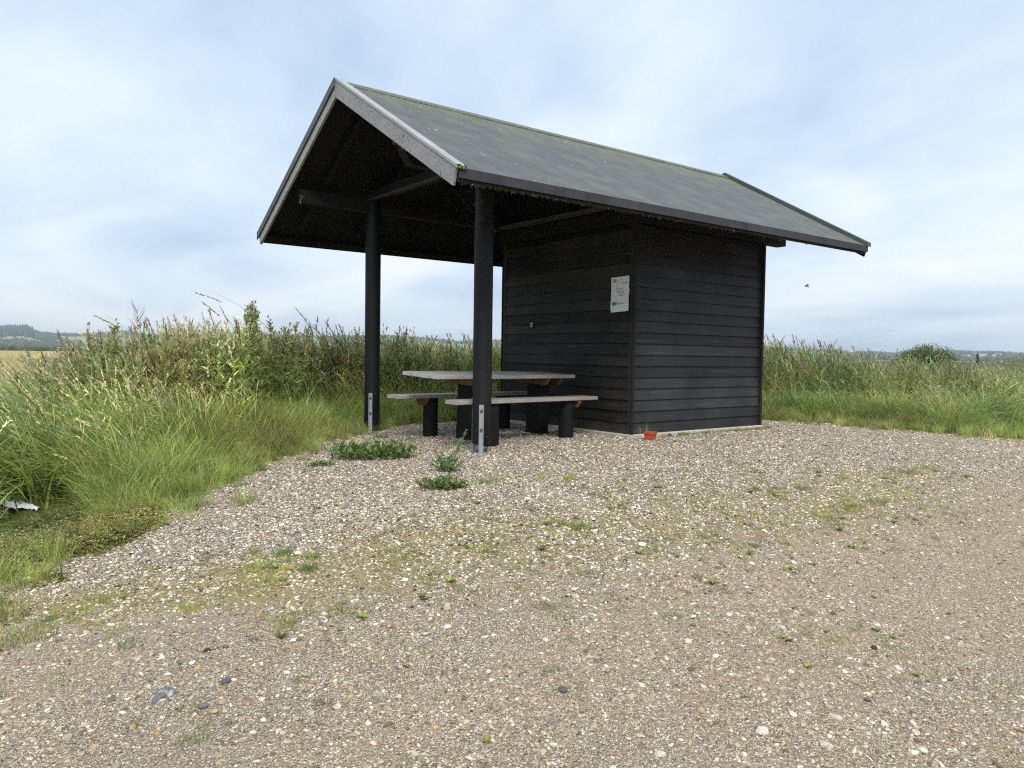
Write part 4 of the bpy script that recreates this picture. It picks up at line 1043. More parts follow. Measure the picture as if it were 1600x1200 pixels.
for k in range(26): mug_stem((random.uniform(-.05, .05), random.uniform(-.05, .05), 0), random.uniform(0.10, 0.17), random.uniform(0, 6.28), random.uniform(0.2, 0.9), 0.2, 55)
p.obj('foliage', M['leaf_own'], root)
weed_patch(652, 728, 764, 640, 0.10, 'spreading_weed', 'low spreading green weed with dry curls below the feathery weed', [(0.14, 0.20, 0.07), (0.10, 0.165, 0.055), (0.19, 0.23, 0.09)], (0.018, 0.036), 0.15, dry=5)
TUFTG = [(0.16, 0.23, 0.055), (0.22, 0.27, 0.07), (0.12, 0.18, 0.045)]
def tuft(px, py, n, rad, L, pal, label, name='grass_tuft', group='small tufts growing on the gravel', cat='grass tuft'):
    q = G(px, py); p = Plant(); b = disc(n, rad); b[:, 1] *= 0.8
    p.blades(b, U(0, 6.28, n), U(0.05, 0.9, n), U(0.1, 0.9, n), U(0.5, 1.2, n)*L, U(0.0022, 0.0042, n), colmix(pal, n), 3, U(-1, 1, n))
    o = p.obj(name, M['leaf_own'], None, tuple(q)); tag(o, label, cat, group); return o
tuft(767, 754, 170, 0.13, 0.065, TUFTG, 'low green tuft right of the spreading weed below the column')
tuft(905, 826, 110, 0.07, 0.07, TUFTG, 'dark green tuft alone in the middle of the pale gravel')
tuft(444, 866, 120, 0.07, 0.06, DARKGR, 'compact dark green tuft left of the three tuft row')
tuft(492, 872, 120, 0.09, 0.055, TUFTG, 'upper pale tuft of the row right of the compact dark tuft')
tuft(484, 890, 130, 0.07, 0.055, DARKGR, 'lower dark tuft of the row right of the compact dark tuft')
tuft(380, 788, 130, 0.11, 0.17, YGREEN+GREEN+STRAW, 'tall yellowish tuft standing off the grass edge')
tuft(275, 812, 150, 0.16, 0.12, YGREEN+STRAW, 'wide yellow green tuft at the edge of the long grass')
tuft(45, 998, 200, 0.13, 0.09, GREEN+STRAW, 'bushy pale tuft near the left edge of the picture')
tuft(207, 1008, 90, 0.07, 0.04, BLUEGREEN, 'blue green flat weed at the end of the moss band')
tuft(18, 966, 120, 0.09, 0.15, STRAW+GREEN, 'straw coloured tuft above the bushy pale tuft')
tuft(1413, 738, 160, 0.14, 0.05, DARKGR, 'dark green tuft on the right of the gravel')
tuft(1446, 733, 140, 0.15, 0.05, YGREEN, 'yellow green tuft touching the dark one on the right')
tuft(1366, 786, 140, 0.11, 0.045, DARKGR, 'flat dark tuft right of the moss streak')
tuft(1255, 764, 110, 0.08, 0.05, TUFTG, 'small green tuft in front of the cabin side wall')
tuft(596, 684, 130, 0.10, 0.09, DARKGR, 'small grey green weed between left column and far bench post')
tuft(639, 688, 80, 0.10, 0.05, TUFTG, 'thin low tuft in front of the far bench post')
tuft(1176, 666, 160, 0.10, 0.14, GREEN, 'green tuft growing against the rear foot of the cabin')
tuft(848, 747, 60, 0.07, 0.05, YGREEN, 'left of two tiny yellow tufts in front of the near bench')
tuft(891, 749, 70, 0.06, 0.06, YGREEN, 'right of two tiny yellow tufts in front of the near bench')
# dry branched stalk on the left gravel
q = G(100, 908); p = Plant(); n = 7; p.blades(disc(n, 0.02), U(0, 6.28, n), U(0, .5, n), U(-.3, .4, n), U(0.10, 0.2, n), 0.007, colmix([(0.13, 0.08, 0.045)], n), 4, U(0, 3, n))
n = 10; p.blades(disc(n, 0.05), U(0, 6.28, n), U(.8, 1.3, n), .3, U(0.04, 0.08, n), 0.02, colmix(GREEN, n), 3, None, 0.6)
o = p.obj('dry_stalk', M['leaf_own'], None, tuple(q)); tag(o, 'broken brown weed stalk with green base leaves at left', 'weed')

# tall plants that break the skyline on the left
WIND = math.atan2(-RT[1], -RT[0])
def stand(px, depth):
    d = ray(px, 700); d = d/ (d@FW); q = CAM+d*depth; return np.array([q[0], q[1], float(gh(q[0], q[1]))])
def top_len(px, py, depth):
    return at_depth(px, py, depth)[2] - stand(px, depth)[2]
def thistle(px, py, depth, label, nst=5):
    b = stand(px, depth); H = top_len(px, py, depth); root = empty('tall_thistle', tuple(b)); tag(root, label, 'thistle', 'tall thistles above the long grass')
    p = Plant(); s = Plant(); base = disc(nst, 0.12); L = U(0.78, 1.0, nst)*H; L[0] = H*1.01; az = U(0, 6.28, nst); th0 = U(0, 0.12, nst); dth = U(-.05, .12, nst)
    base[0] = 0; th0[0] = 0.02; dth[0] = 0.02
    s.blades(base, az, th0, dth, L, 0.010, colmix([(0.15, 0.13, 0.06)], nst), 5, U(0, 3, nst))
    kk = 70; t = U(0.3, 0.97, (nst, kk)); pts = p.along(base, az, th0, dth, L, t).reshape(-1, 3); m_ = nst*kk; tl = t.reshape(-1)
    p.blades(pts, U(0, 6.28, m_), U(0.6, 1.3, m_), U(-.3, .6, m_), U(0.09, 0.18, m_)*(1.3-0.75*tl), U(0.022, 0.04, m_), colmix([(0.22, 0.30, 0.12), (0.28, 0.34, 0.14), (0.30, 0.31, 0.15)], m_), 3, U(-.8, .8, m_), 0.6)
    nb = 14; t = U(0.66, 0.98, (nst, nb)); pts = p.along(base, az, th0, dth, L, t).reshape(-1, 3); m_ = nst*nb; az2 = U(0, 6.28, m_); th2 = U(0.3, 0.8, m_); L2 = U(0.08, 0.24, m_)*(1.5-t.reshape(-1))
    s.blades(pts, az2, th2, -0.3, L2, 0.005, colmix(BROWN, m_), 3)
    hd = Plant(); spikes(hd, pts, az2, th2, np.full(m_, -.3), L2, colmix([(0.34, 0.28, 0.23), (0.40, 0.35, 0.28), (0.28, 0.27, 0.14)], m_), 0.72, 12, 0.028, 0.8, 0.013)
    s.obj('stem', M['leaf_own'], root); p.obj('leaves', M['leaf_own'], root); hd.obj('seed_heads', M['leaf_own'], root)
thistle(392, 470, 9.2, 'tallest branched thistle breaking the skyline left of shelter', 6)
thistle(428, 500, 9.6, 'leafy thistle just right of the tallest one', 5)
thistle(185, 503, 9.0, 'reddish topped thistle at the far left of the tall herbs', 6)
thistle(458, 508, 9.8, 'thistle halfway between tallest thistle and left column', 5)
thistle(145, 512, 8.8, 'thistle leaning over the yellow field at left', 5)
def culm(px, py, depth, lean, curl, label, hd=True, name='reed_stalk'):
    b = stand(px, depth); H = top_len(px, py, depth)
    p = Plant(); K = 24; th = lean+curl*np.arange(K)/K; L = H/ (np.cos(np.minimum(th, 1.5)).mean())
    base = np.array([[0, 0, 0.]]) ; A_ = [np.array([q]) for q in (WIND, lean, curl, L)]
    end = p.along(base, *A_, np.array([[0.999]]))[0, 0]
    off = -np.array([end[0], end[1], 0]); base = base+off
    p.blades(base, A_[0], A_[1], A_[2], A_[3], 0.010, (0.15, 0.135, 0.08), 10, 1.45)
    if hd: spikes(p, base, *A_, np.array([[0.20, 0.17, 0.13]]), 0.87, 60, 0.03, 0.25, 0.009)
    o = p.obj(name, M['leaf_own'], None, tuple(b)); tag(o, label, 'reed', 'single stalks rising above the long grass')
culm(150, 494, 8.6, 0.10, 1.1, 'drooping reed head arching over the far left herbs')
culm(308, 459, 8.8, 0.05, 1.3, 'highest hooked reed stalk left of the tallest thistle')
culm(318, 474, 9.0, 0.08, 0.9, 'second hooked reed stalk below the highest one')
culm(345, 481, 9.2, 0.02, 0.5, 'short hooked stalk nearest the tallest thistle')
culm(462, 483, 10.4, 0.02, 0.75, 'hooked stalk right of the tallest thistle')
b = stand(216, 8.9); H = top_len(216, 480, 8.9); p = Plant()
p.blades([(0, 0, 0)], WIND, 0.02, 0.02, H*0.98, 0.009, (0.13, 0.12, 0.10), 6, 1.45)
n = 22; p.blades(np.stack([np.zeros(n), np.zeros(n), U(0.78, 0.98, n)*H], -1), np.where(R.random(n) < .5, WIND, WIND+math.pi)+R.normal(0, .4, n), U(.3, .8, n), -.2, U(0.10, 0.24, n), 0.006, colmix([(0.16, 0.145, 0.12)], n), 3, 1.45)
o = p.obj('dead_umbel', M['leaf_own'], None, tuple(b)); tag(o, 'thin leafless branched dead stem standing against the sky', 'weed')

# bush and post on the right skyline
def bush(px0, px1, pyt, depth, n, label, pal, lobes=9, name='willow_bush'):
    c = stand((px0+px1)/2, depth); W2 = (px1-px0)/2*depth/F_PX; H = top_len((px0+px1)/2, pyt, depth)
    root = empty(name, tuple(c)); tag(root, label, 'bush')
    p = Plant(); s = Plant(); cent = []
    for k in range(lobes):
        a = random.uniform(0, 6.28); r = W2*0.72*math.sqrt(random.random()); cent.append((r*math.cos(a), r*math.sin(a), H*(0.74-0.22*(r/W2)**2)*random.uniform(.9, 1.02), random.uniform(.26, .38)*W2, random.uniform(.18, .24)*H))
    cent = np.array(cent); i = R.choice(lobes, n); v = R.normal(0, 1, (n, 3)); v /= np.linalg.norm(v, axis=1)[:, None]; rr = U(0.35, 1.12, n)**0.6
    P_ = cent[i, :3] + v*rr[:, None]*np.stack([cent[i, 3], cent[i, 3], cent[i, 4]], -1); P_[:, 2] = np.maximum(P_[:, 2], 0.1)
    p.blades(P_, U(0, 6.28, n), U(0.1, 1.6, n), U(0, .6, n), U(0.06, 0.12, n), U(0.022, 0.04, n), colmix(pal, n, 0.25), 2, U(-1, 1, n), 0.5)
    m_ = 12; p.blades(P_[:m_]*[1, 1, 1.0], U(0, 6.28, m_), U(0, .4, m_), .1, U(.2, .35, m_), 0.03, colmix(pal, m_), 3)
    for k in range(lobes):
        d_ = cent[k, :3]; az_ = math.atan2(d_[1], d_[0]); th_ = math.atan2(math.hypot(d_[0], d_[1]), d_[2]); s.blades([(0, 0, 0)]*2, az_, th_, 0, np.linalg.norm(d_), 0.05, (0.06, 0.05, 0.035), 4, [0, 1.57])
    p.obj('crown', M['leaf_own'], root); s.obj('trunk', M['leaf_own'], root)
WIL = [(0.085, 0.12, 0.055), (0.11, 0.15, 0.065), (0.14, 0.18, 0.09)]
bush(1388, 1488, 531, 30, 11000, 'rounded dark green willow bush on the right skyline', WIL, 20)
bush(1288, 1312, 542, 26, 900, 'small dark bush between cabin and rounded willow bush', WIL, 5)
bush(1540, 1700, 547, 42, 3600, 'long low olive bush at the right edge of the picture', [(0.17, 0.20, 0.085), (0.21, 0.23, 0.105)], 14)
q = stand(1522, 27); hp = top_len(1522, 551, 27)
o = cyl('fence_post', (q[0], q[1], q[2]-0.1), 0.038, hp+0.06, M['post'], None, 10, 0.02, 0.01, 4); tag(o, 'dark fence post standing in the reeds on the right', 'post')

# ------------------------------------------------------------------ gravel: loose stones as geometry
def pebble(k):
    bm = bmesh.new(); bmesh.ops.create_icosphere(bm, subdivisions=2, radius=0.5); fl = random.uniform(0.38, 0.72)
    for v in bm.verts:
        v.co *= 1+0.42*mnoise.noise(v.co*1.9+Vector((k*7.1, 0, 0)))+0.16*mnoise.noise(v.co*5+Vector((0, k*3.3, 0))); v.co.z *= fl; v.co.x *= 1.2
    me = bpy.data.meshes.new('pebble%d' % k); bm.to_mesh(me); bm.free(); me.materials.append(M['pebble'])
    if k % 3 == 0: me.polygons.foreach_set('use_smooth', [True]*len(me.polygons))
    return me
PEB = [pebble(k) for k in range(8)]
def wedge(n, r0, r1, half, pw):
    """points on the ground round the camera, thinning with distance"""
    u = U(0, 1, n)
    r = (r0**pw + u*(r1**pw-r0**pw))**(1/pw); a = YAW+U(-half, half, n)
    return CAM[0]+r*np.cos(a), CAM[1]+r*np.sin(a), r
def not_under_cabin(x, y): return ~((x > XA-0.05) & (x < XB+0.05) & (np.abs(y) < CW+0.05))
x, y, r = wedge(340000, 1.6, 17, 0.86, 0.75)
k = (sd_gravel(x, y)+R.normal(0, 0.12, len(x)) > -0.02) & not_under_cabin(x, y); x, y, r = x[k], y[k], r[k]
sand_f = ss(sd_sand(x, y)/1.6+0.5); n = len(x)
issand = R.random(n) < sand_f
size = np.where(issand, R.lognormal(math.log(0.0070), 0.45, n), R.lognormal(math.log(0.0100), 0.36, n))
big_ = issand & (R.random(n) < 0.018*np.clip(1.5-r/9, 0.25, 1.2)); size[big_] = U(0.014, 0.031, big_.sum())
size = np.clip(size, 0.005, 0.042); pt_ = fbm2(x, y, 0.9, 61.0)+0.6*fbm2(x*0.3+y*0.1, y, 1.5, 17.0); keep = ~(issand & (R.random(n) < np.clip(0.30-1.1*pt_, 0.05, 0.85))) ; x, y, r, size, issand = [q[keep] for q in (x, y, r, size, issand)]; n = len(x)
z = gh(x, y) + 0.012*0 + size*0.06
nrm = R.choice(len(STONES), n, p=SW/SW.sum()); tint = np.array(STONES)[nrm]*(1+R.normal(0, 0.16, (n, 1)))
tint[issand] = tint[issand]*0.80+np.array([0.105, 0.078, 0.046])
pale = issand & (tint.max(1) > 0.46) & (R.random(n) < 0.75); tint[pale] *= 0.78
tint[~issand] *= np.array([1.03, 1.0, 0.94])*1.06
gx_ = np.array([0.0]);
rel_z = 0.012*fbm2(x, y, 1.1, 3.1) + 0.006*fbm2(x, y, 3.7, 1.7)
scatter('gravel', PEB, np.stack([x, y, z+rel_z], -1), np.stack([R.normal(0, .3, n), R.normal(0, .3, n), U(0, 6.28, n)], -1), size, R.integers(0, len(PEB), n), np.clip(tint, 0.02, 0.8),
        'loose pale and multicoloured pebbles covering the yard', 'gravel')

# ------------------------------------------------------------------ vegetation
FG = [fine_grass(k) for k in range(6)]; TG = [tall_grass(k) for k in range(6)]; TB = [tall_grass(k+10, 2, BLUEGREEN+GREEN) for k in range(4)]
LU = [lush(k) for k in range(4)]; RE = [reed(k) for k in range(6)]; HB = [herb(k) for k in range(6)]; DE = [dead(k) for k in range(4)]; CL = [clover(k) for k in range(4)]
TUY = [turf(k, [(0.27, 0.26, 0.09), (0.35, 0.295, 0.125), (0.21, 0.235, 0.075), (0.38, 0.32, 0.16)]) for k in range(4)]; TUG = [turf(k+10, TUFTG) for k in range(4)]; RO = [rosette(k) for k in range(4)]
RF = [reed(k+20, 26, 0.8, 0.8, 4) for k in range(4)]
def far_grass(k):
    p = Plant(); n = 150; p.blades(disc(n, 0.8), R.normal(0, .8, n), U(0, .5, n), U(.3, 1.2, n), U(0.35, 0.8, n), U(0.010, 0.02, n), colmix(STRAW+[(0.30, 0.24, 0.09), (0.22, 0.21, 0.06)], n), 3, U(-1, 1, n)); return p.tpl('far_grass%d' % k, M['leaf'])
FF = [far_grass(k) for k in range(4)]
def place(name, variants, x, y, s0, s1, label, cat, wind=0.5, tj=0.26, pal=None, dz=-0.02, sv=None, gain=1.0):
    if cat not in ('weeds',) and 'moss' not in label: gain *= 1.16
    n = len(x); s = U(s0, s1, n) if sv is None else sv*U(s0, s1, n)
    rot = np.stack([np.zeros(n), np.zeros(n), WIND+R.normal(0, wind, n)], -1)
    low = 1+0.38*fbm2(x, y, 0.75, 9.0)
    tint = np.ones((n, 3))*low[:, None]*(1+R.normal(0, tj, (n, 1)))*(1+R.normal(0, 0.03, (n, 3)))*gain
    tint[:, 0] *= 1+0.16*fbm2(x, y, 0.8, 4.0)
    scatter(name, variants, np.stack([x, y, gh(x, y)+dz], -1), rot, s, R.integers(0, len(variants), n), np.clip(tint, 0.3, 2.2), label, cat)
def veg(n, r0, r1, half=0.85, pw=1.0):
    x, y, r = wedge(n, r0, r1, half, pw); e = -sd_gravel(x, y); px = project(np.stack([x, y, gh(x, y)], -1))[:, 0]
    out = (pad_dist(x, y) > 0) | (y > 1.3)
    return x, y, r, e, px, out
def sel(k, *a): return [q[k] for q in a]
left = lambda px: px < 620
BAG_R = float(np.hypot(lp[0]-CAM[0], lp[1]-CAM[1]))
def low_corner(x, y, e):
    """trodden, clover grown strip beside the yard at the lower left"""
    px = project(np.stack([x, y, gh(x, y)], -1))[:, 0]; r = np.hypot(x-CAM[0], y-CAM[1])
    near_bag = (np.abs(px-40) < 110) & (r < BAG_R+0.12)
    f = np.where(px < 165, 0.16+0.86*ss((e-0.25)/0.8), 1.0)
    return np.where(near_bag, np.minimum(f, 0.2), f)
# long fine grass by the left edge of the gravel
x, y, r, e, px, out = veg(60000, 3.0, 14, 0.95, 1.1)
k = (px < 800) & (e > 0.05) & (e < 2.6) & (R.random(len(x)) < np.where(e < 1.4, 0.9, 0.45))
a = sel(k, x, y, e); a = [q[:5200] for q in a]
place('long_fine_grass', FG, a[0], a[1], 0.75, 1.15, 'fine dark green grass leaning over the gravel edge on the left', 'grass', 0.7, sv=(0.45+0.55*ss(a[2]/0.7))*low_corner(*a), gain=1.22)
x, y, r, e, px, out = veg(40000, 3.0, 14, 0.95, 1.1)
k = (px < 800) & (e > 0.7) & (e < 7) & (r < 14); a = sel(k, x, y, e, px, r); a = [q[:2300] for q in a]
hs = np.where(a[3] < 90, 0.92, 1.0)*(0.55+0.58*ss(a[2]/1.8))
kk = low_corner(a[0], a[1], a[2]) > 0.55; a = [q[kk] for q in a]; hs = hs[kk]
place('tall_seeding_grass', TG, a[0], a[1], 0.75, 1.08, 'tall windswept grass with straw coloured seed heads on the left', 'grass', 0.65, sv=hs, gain=1.18)
x, y, r, e, px, out = veg(30000, 3.0, 14, 0.95, 1.1)
k = (px < 640) & (e > 0.4) & (e < 4) & (fbm2(x, y, 0.9, 21.0) > 0.12); a = sel(k, x, y, e); kk = low_corner(*a) > 0.5; a = [q[kk][:650] for q in a]
place('broad_leaf_grass', LU, a[0], a[1], 0.55, 1.1, 'bright yellow green leaf tufts among the long grass', 'grass', 3.0)
x, y, r, e, px, out = veg(40000, 5.5, 16, 0.95, 1.1)
k = (px < 210) & (e > 1.6) & (e < 9); a = sel(k, x, y, px); a = [q[:2300] for q in a]
place('left_meadow', TB+TB+LU+TG[:1], a[0], a[1], 1.0, 1.45, 'thick green meadow grass in front of the yellow field at far left', 'grass', 0.6, sv=np.interp(a[2], [-400, 60, 210], [1.0, 1.0, 0.85]), gain=1.05)
# clover and plantain mat at the lower left
x, y, r, e, px, out = veg(40000, 2.5, 9, 0.95, 1.0)
k = (px < 230) & (e > -0.32) & (e < 0.75) & (R.random(len(x)) < np.clip(0.55+1.6*fbm2(x, y, 1.7, 14.0)+0.9*e, 0, 1)); a = sel(k, x, y); a = [q[:1500] for q in a]
place('clover_mat', CL, a[0], a[1], 0.7, 1.2, 'low clover mat with dried brown flower heads at lower left', 'clover', 3.0, 0.25, gain=1.0)
# bluish broad grass and seeding stalks mixed into it, thin growth creeping out over the gravel
x, y, r, e, px, out = veg(30000, 3.0, 14, 0.95, 1.1)
k = (px < 800) & (e > 0.9) & (e < 6) & (fbm2(x, y, 0.7, 44.0) > -0.1); a = sel(k, x, y, e, px); kk = low_corner(a[0], a[1], a[2]) > 0.55; a = [q[kk][:1700] for q in a]
place('blue_grass', TB, a[0], a[1], 0.7, 1.05, 'blue green broad bladed grass patches in the long grass at left', 'grass', 0.5, sv=np.where(a[3] < 90, 0.95, 1.0)*(0.6+0.4*ss(a[2]/1.6)))
k = (px < 640) & (e > -0.4) & (e < 0.35) & (R.random(len(x)) < 0.8*ss((e+0.45)/0.6)); a = sel(k, x, y, e); a = [q[:520] for q in a]
place('edge_grass', FG, a[0], a[1], 0.16, 0.5, 'short thin grass creeping over the left gravel edge', 'grass', 2.0, gain=1.25)
# tall herbs, reeds and dead stalks behind
x, y, r, e, px, out = veg(60000, 7, 15, 0.95, 1.2)
dep = project(np.stack([x, y, gh(x, y)], -1))[:, 2]
k = (px > 62) & (px < 850) & (e > 1.2) & (dep > 8.0) & (dep < 14.5) & (y > 1.75); a = sel(k, x, y, px, dep)
hs = np.interp(a[2], [62, 120, 300, 560, 640, 850], [0.78, 0.92, 0.95, 0.94, 0.94, 0.94])
i = slice(0, 1250); place('tall_herbs', HB, a[0][i], a[1][i], 0.78, 1.06, 'tall brownish green herbs with seed heads behind the long grass', 'herbs', 3.0, sv=hs[i])
i = slice(1250, 1800); place('reed_bed', RE, a[0][i], a[1][i], 0.66, 0.92, 'leafy green reeds behind the shelter and the long grass', 'reeds', 0.9, sv=hs[i])
i = slice(1800, 2300); place('dead_stalks', DE, a[0][i], a[1][i], 0.9, 1.4, 'dead brown stalks among the tall herbs on the left', 'stalks', 0.9, sv=hs[i])
i = slice(2300, 3500); place('undergrowth', TB+TG+LU, a[0][i], a[1][i], 0.7, 1.2, 'green undergrowth at the foot of the tall herbs', 'grass', 0.9, sv=hs[i])
# right hand side: lush verge, then reeds to the horizon
x, y, r, e, px, out = veg(60000, 7, 22, 0.85, 1.2)
k = (px > 1120) & (e > 0.0) & (e < 2.6); a = sel(k, x, y, e); i = slice(0, 1300)
place('verge_grass', FG, a[0][i], a[1][i], 0.8, 1.25, 'yellowish fine grass along the right edge of the gravel', 'grass', 2.0, sv=0.35+0.65*ss(a[2][i]/0.9), gain=1.25)
k = (px > 1120) & (e > 0.6) & (e < 5); a = sel(k, x, y, e); i = slice(0, 1600)
place('lush_verge', TB+LU, a[0][i], a[1][i], 0.75, 1.1, 'lush blue green grass in front of the right hand reeds', 'grass', 1.6, sv=0.6+0.4*ss((a[2][i]-.4)/1.6), gain=1.1)
kk = fbm2(a[0], a[1], 0.6, 77.0) > 0.05
i = slice(1600, None); b_ = [q[i][kk[i]][:420] for q in a]; place('dry_verge_grass', DE+LU, b_[0], b_[1], 0.55, 0.95, 'dry tawny and yellow grass patches in the right hand verge', 'grass', 1.6)
x, y, r, e, px, out = veg(60000, 9, 30, 0.85, 1.2)
k = (px > 1120) & (e > 1.6); a = sel(k, x, y, r, px)
hs = np.interp(a[3], [1120, 1200, 1300, 1450, 1600, 1800], [0.86, 0.84, 0.75, 0.66, 0.63, 0.63])
i = slice(0, 1500)
place('right_reed_bed', RE, a[0][i], a[1][i], 0.72, 0.98, 'green reeds with pinkish plumes right of the cabin', 'reeds', 0.9, sv=hs[i], gain=0.88)
i = slice(1500, 2700); place('right_herbs', HB, a[0][i], a[1][i], 0.72, 1.08, 'brownish herbs mixed into the right hand reeds', 'herbs', 3.0, sv=hs[i], gain=0.85)
i = slice(2700, 3450); place('right_dead_stalks', DE, a[0][i], a[1][i], 1.0, 1.5, 'brown dead stalks standing in the right hand reeds', 'stalks', 1.2, sv=hs[i], gain=0.9)
x, y, r, e, px, out = veg(16000, 15, 110, 0.85, 1.35)
k = (px > 420) & (e > 5); a = sel(k, x, y); i = slice(0, 3000)
place('far_reed_bed', RF, a[0][i], a[1][i], 0.60, 0.76, 'pinkish reed tops running out towards the horizon', 'reeds', 0.9)
x, y, r, e, px, out = veg(40000, 7, 20, 0.85, 1.1)
k = (px > 1150) & (e > -0.55) & (e < 0.25) & (R.random(len(x)) < 0.9*ss((e+0.6)/0.7)*np.clip(0.6+1.5*fbm2(x, y, 1.1, 3.0), 0, 1)); a = sel(k, x, y); a = [q[:420] for q in a]
place('straggling_edge_grass', FG+DE[:1], a[0], a[1], 0.12, 0.42, 'yellowish grass straggling onto the gravel along the right edge', 'grass', 3.0, gain=1.1)
# weeds and dry grass along the foot of the cabin wall
x = U(XA-0.05, XB+0.1, 110); y = -CW-0.06-np.abs(R.normal(0, 0.05, 110)); k = R.random(110) < np.clip(0.25+0.3*(x-XA), 0, 1)
place('wall_foot_weeds', TUY+TUG+RO[:1], x[k], y[k], 0.4, 1.1, 'small dry weeds along the foot of the cabin wall', 'weeds', 3.0, dz=-0.004)
# meadow towards the field on the left
x, y, r, e, px, out = veg(40000, 11, 34, 0.95, 1.3)
k = (px < 420) & (e > 3.5) & ((px < 75) | (r > 14)); a = sel(k, x, y); i = slice(0, 2600)
place('meadow_grass', TB+TB+TG+LU, a[0][i], a[1][i], 0.7, 1.0, 'green meadow grass between the verge and the yellow field', 'grass', 0.5)
x, y, r, e, px, out = veg(14000, 26, 170, 0.95, 1.2)
k = (px < 380) & (e > 6); a = sel(k, x, y); i = slice(0, 4200)
place('ripe_field_grass', FF, a[0][i], a[1][i], 0.8, 1.1, 'ripe yellow grass standing in the far left field', 'grass', 0.5, dz=0.2)
# small growth on the gravel
x, y, r = wedge(90000, 2.2, 15, 0.86, 1.0); g_ = sd_gravel(x, y)
mo = np.maximum(1.0*ss(1-seg_dist(x, y, MOSSL, False)/0.75), 0.50*ss(1-seg_dist(x, y, MOSSR, False)/1.25)); mo = np.maximum(mo, 0.75*ss(1-np.abs(g_)/0.35)*(x > 2.5)); mo = np.maximum(mo, 0.35*ss(1-np.abs(g_)/0.45))
cl_ = fbm2(x, y, 2.3, 31.0)
k = (g_ > -0.1) & (R.random(len(x)) < mo*np.clip(0.45+1.5*cl_, 0, 1)) & not_under_cabin(x, y); a = sel(k, x, y); i = slice(0, 10000)
place('dry_moss_grass', TUY, a[0][i], a[1][i], 0.18, 0.6, 'sparse yellow dry moss and grass on the gravel', 'grass', 3.0, 0.3, dz=-0.004)
k = (g_ > 0.05) & (R.random(len(x)) < (mo*0.17+0.011)*np.clip(0.3+3.0*cl_, 0, 1.5)) & not_under_cabin(x, y) & ~((x > 0.3) & (np.abs(y) < 1.6)); a = sel(k, x, y); i = slice(0, 1900)
place('sparse_green_turf', TUG+TUG+RO, a[0][i], a[1][i], 0.3, 0.85, 'scattered tiny green weeds in the gravel', 'weeds', 3.0, 0.25, dz=-0.004)
WEED = wp([(1230, 975), (1240, 1000), (1290, 985), (1300, 1010), (1345, 1010), (1390, 1020)])
P_ = np.array(WEED)[R.integers(0, len(WEED), 60)] + R.normal(0, 0.13, (60, 2))
place('weed_patch', TUG+TUY+RO, P_[:, 0], P_[:, 1], 0.25, 0.6, 'loose patch of small green weeds in the right foreground gravel', 'weeds', 3.0, 0.2, dz=-0.004)

# ------------------------------------------------------------------ woods on the hills and the hedge before them
def far_tree(k, conifer):
    bm = bmesh.new(); bmesh.ops.create_icosphere(bm, subdivisions=3, radius=0.5)
    for v in bm.verts:
        q = v.co.copy(); f = 1+0.35*mnoise.noise(q*3.1+Vector((k*5.0, 0, 0)))+0.25*mnoise.noise(q*7+Vector((0, k*5.0, 0)))
        if conifer: h = q.z+0.5; v.co = Vector((q.x*f*(1.1-h)*0.9, q.y*f*(1.1-h)*0.9, h*1.5))
        else: v.co = Vector((q.x*f, q.y*f, (q.z*f*0.95+0.45)))
    me = bpy.data.meshes.new(('far_conifer%d' if conifer else 'far_broadleaf%d') % k); bm.to_mesh(me); bm.free()
    a = me.attributes.new('col', 'FLOAT_COLOR', 'POINT'); c = (0.034, 0.050, 0.034, 1) if conifer else (0.050, 0.072, 0.034, 1); a.data.foreach_set('color', c*len(me.vertices)); me.materials.append(M['leaf'])  # lightened tree colours, some distance haze put into the colour
    return me
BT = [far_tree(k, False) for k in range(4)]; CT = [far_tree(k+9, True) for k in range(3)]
def hill_z(c, r): 
    i = np.clip((c-hc[0])/(hc[1]-hc[0]), 0, len(hc)-1.001); j = np.clip((r-hr[0])/(hr[1]-hr[0]), 0, len(hr)-1.001)
    i0 = i.astype(int); j0 = j.astype(int); fi = i-i0; fj = j-j0
    return HZ[i0, j0]*(1-fi)*(1-fj)+HZ[i0+1, j0]*fi*(1-fj)+HZ[i0, j0+1]*(1-fi)*fj+HZ[i0+1, j0+1]*fi*fj
n = 26000; c = U(-500, 2100, n); r = U(2600, 5120, n)
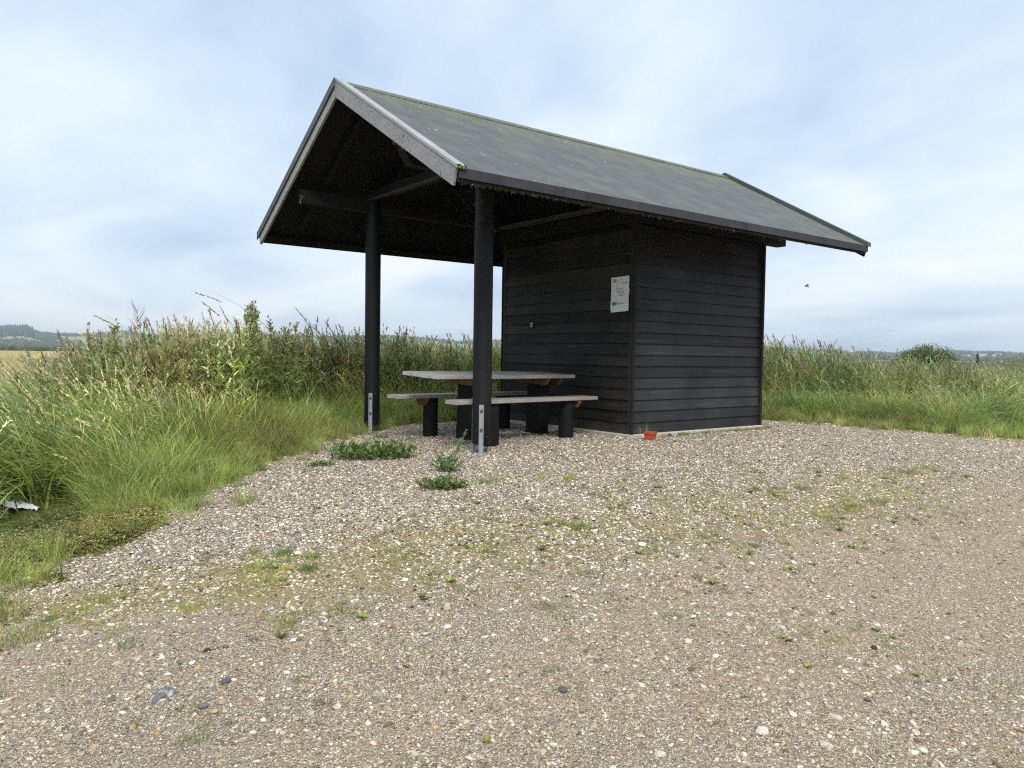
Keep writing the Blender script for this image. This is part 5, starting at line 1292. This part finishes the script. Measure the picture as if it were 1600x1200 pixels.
# woods along the crests, in copses, and hedgerows between the fields
wood_ = fbm2(c*0.010, r*0.0021, 1.0, 5.0)
keep = (wood_ > 0.10) | ((r > 4760) & (wood_ > -0.6)) | (np.abs(np.mod(r+0.6*c, 520)) < 14)
c, r = c[keep][:15000], r[keep][:15000]; n = len(c); D = np.array([horiz_dir(q) for q in c])
con = ((c > -40) & (c < 52) & (r > 3600)) | (R.random(n) < 0.0)
idx = np.where(con, R.integers(4, 7, n), R.integers(0, 4, n)); s = np.where(con, U(15, 23, n), U(11, 19, n))
tint = np.ones((n, 3))*(1+R.normal(0, .2, (n, 1)))
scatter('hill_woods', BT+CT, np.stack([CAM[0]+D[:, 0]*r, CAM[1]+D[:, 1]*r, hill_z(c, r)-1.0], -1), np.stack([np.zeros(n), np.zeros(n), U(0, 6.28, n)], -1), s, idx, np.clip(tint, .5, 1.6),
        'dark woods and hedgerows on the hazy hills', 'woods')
n = 420; c = U(-500, 330, n); r = R.normal(430, 12, n); D = np.array([horiz_dir(q) for q in c])
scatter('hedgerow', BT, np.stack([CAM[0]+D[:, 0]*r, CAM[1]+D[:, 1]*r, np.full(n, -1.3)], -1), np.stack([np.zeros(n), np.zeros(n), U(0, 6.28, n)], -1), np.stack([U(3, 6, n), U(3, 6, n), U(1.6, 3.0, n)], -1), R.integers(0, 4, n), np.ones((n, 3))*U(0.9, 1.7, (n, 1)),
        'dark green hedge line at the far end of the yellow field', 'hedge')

# ------------------------------------------------------------------ air
hz = bpy.data.meshes.new('haze'); S_ = 7000.0
hz.from_pydata([(-S_, -S_, -3.0), (S_, -S_, -3.0), (S_, S_, -3.0), (-S_, S_, -3.0), (-S_, -S_, 175), (S_, -S_, 175), (S_, S_, 110), (-S_, S_, 175)], [], BOXF); hz.update()
hm = bpy.data.materials.new('hazy_air'); hm.use_nodes = True; t = hm.node_tree; t.nodes.clear()
vo = N(t, 'ShaderNodeVolumePrincipled'); vo.inputs['Color'].default_value = (0.78, 0.90, 1.0, 1); vo.inputs['Density'].default_value = 0.00014; vo.inputs['Anisotropy'].default_value = 0.2
mo_ = N(t, 'ShaderNodeOutputMaterial'); t.links.new(vo.outputs[0], mo_.inputs['Volume']); hz.materials.append(hm)
tag(link(bpy.data.objects.new('haze', hz)), 'pale blue haze in the air over the marsh', kind='stuff')
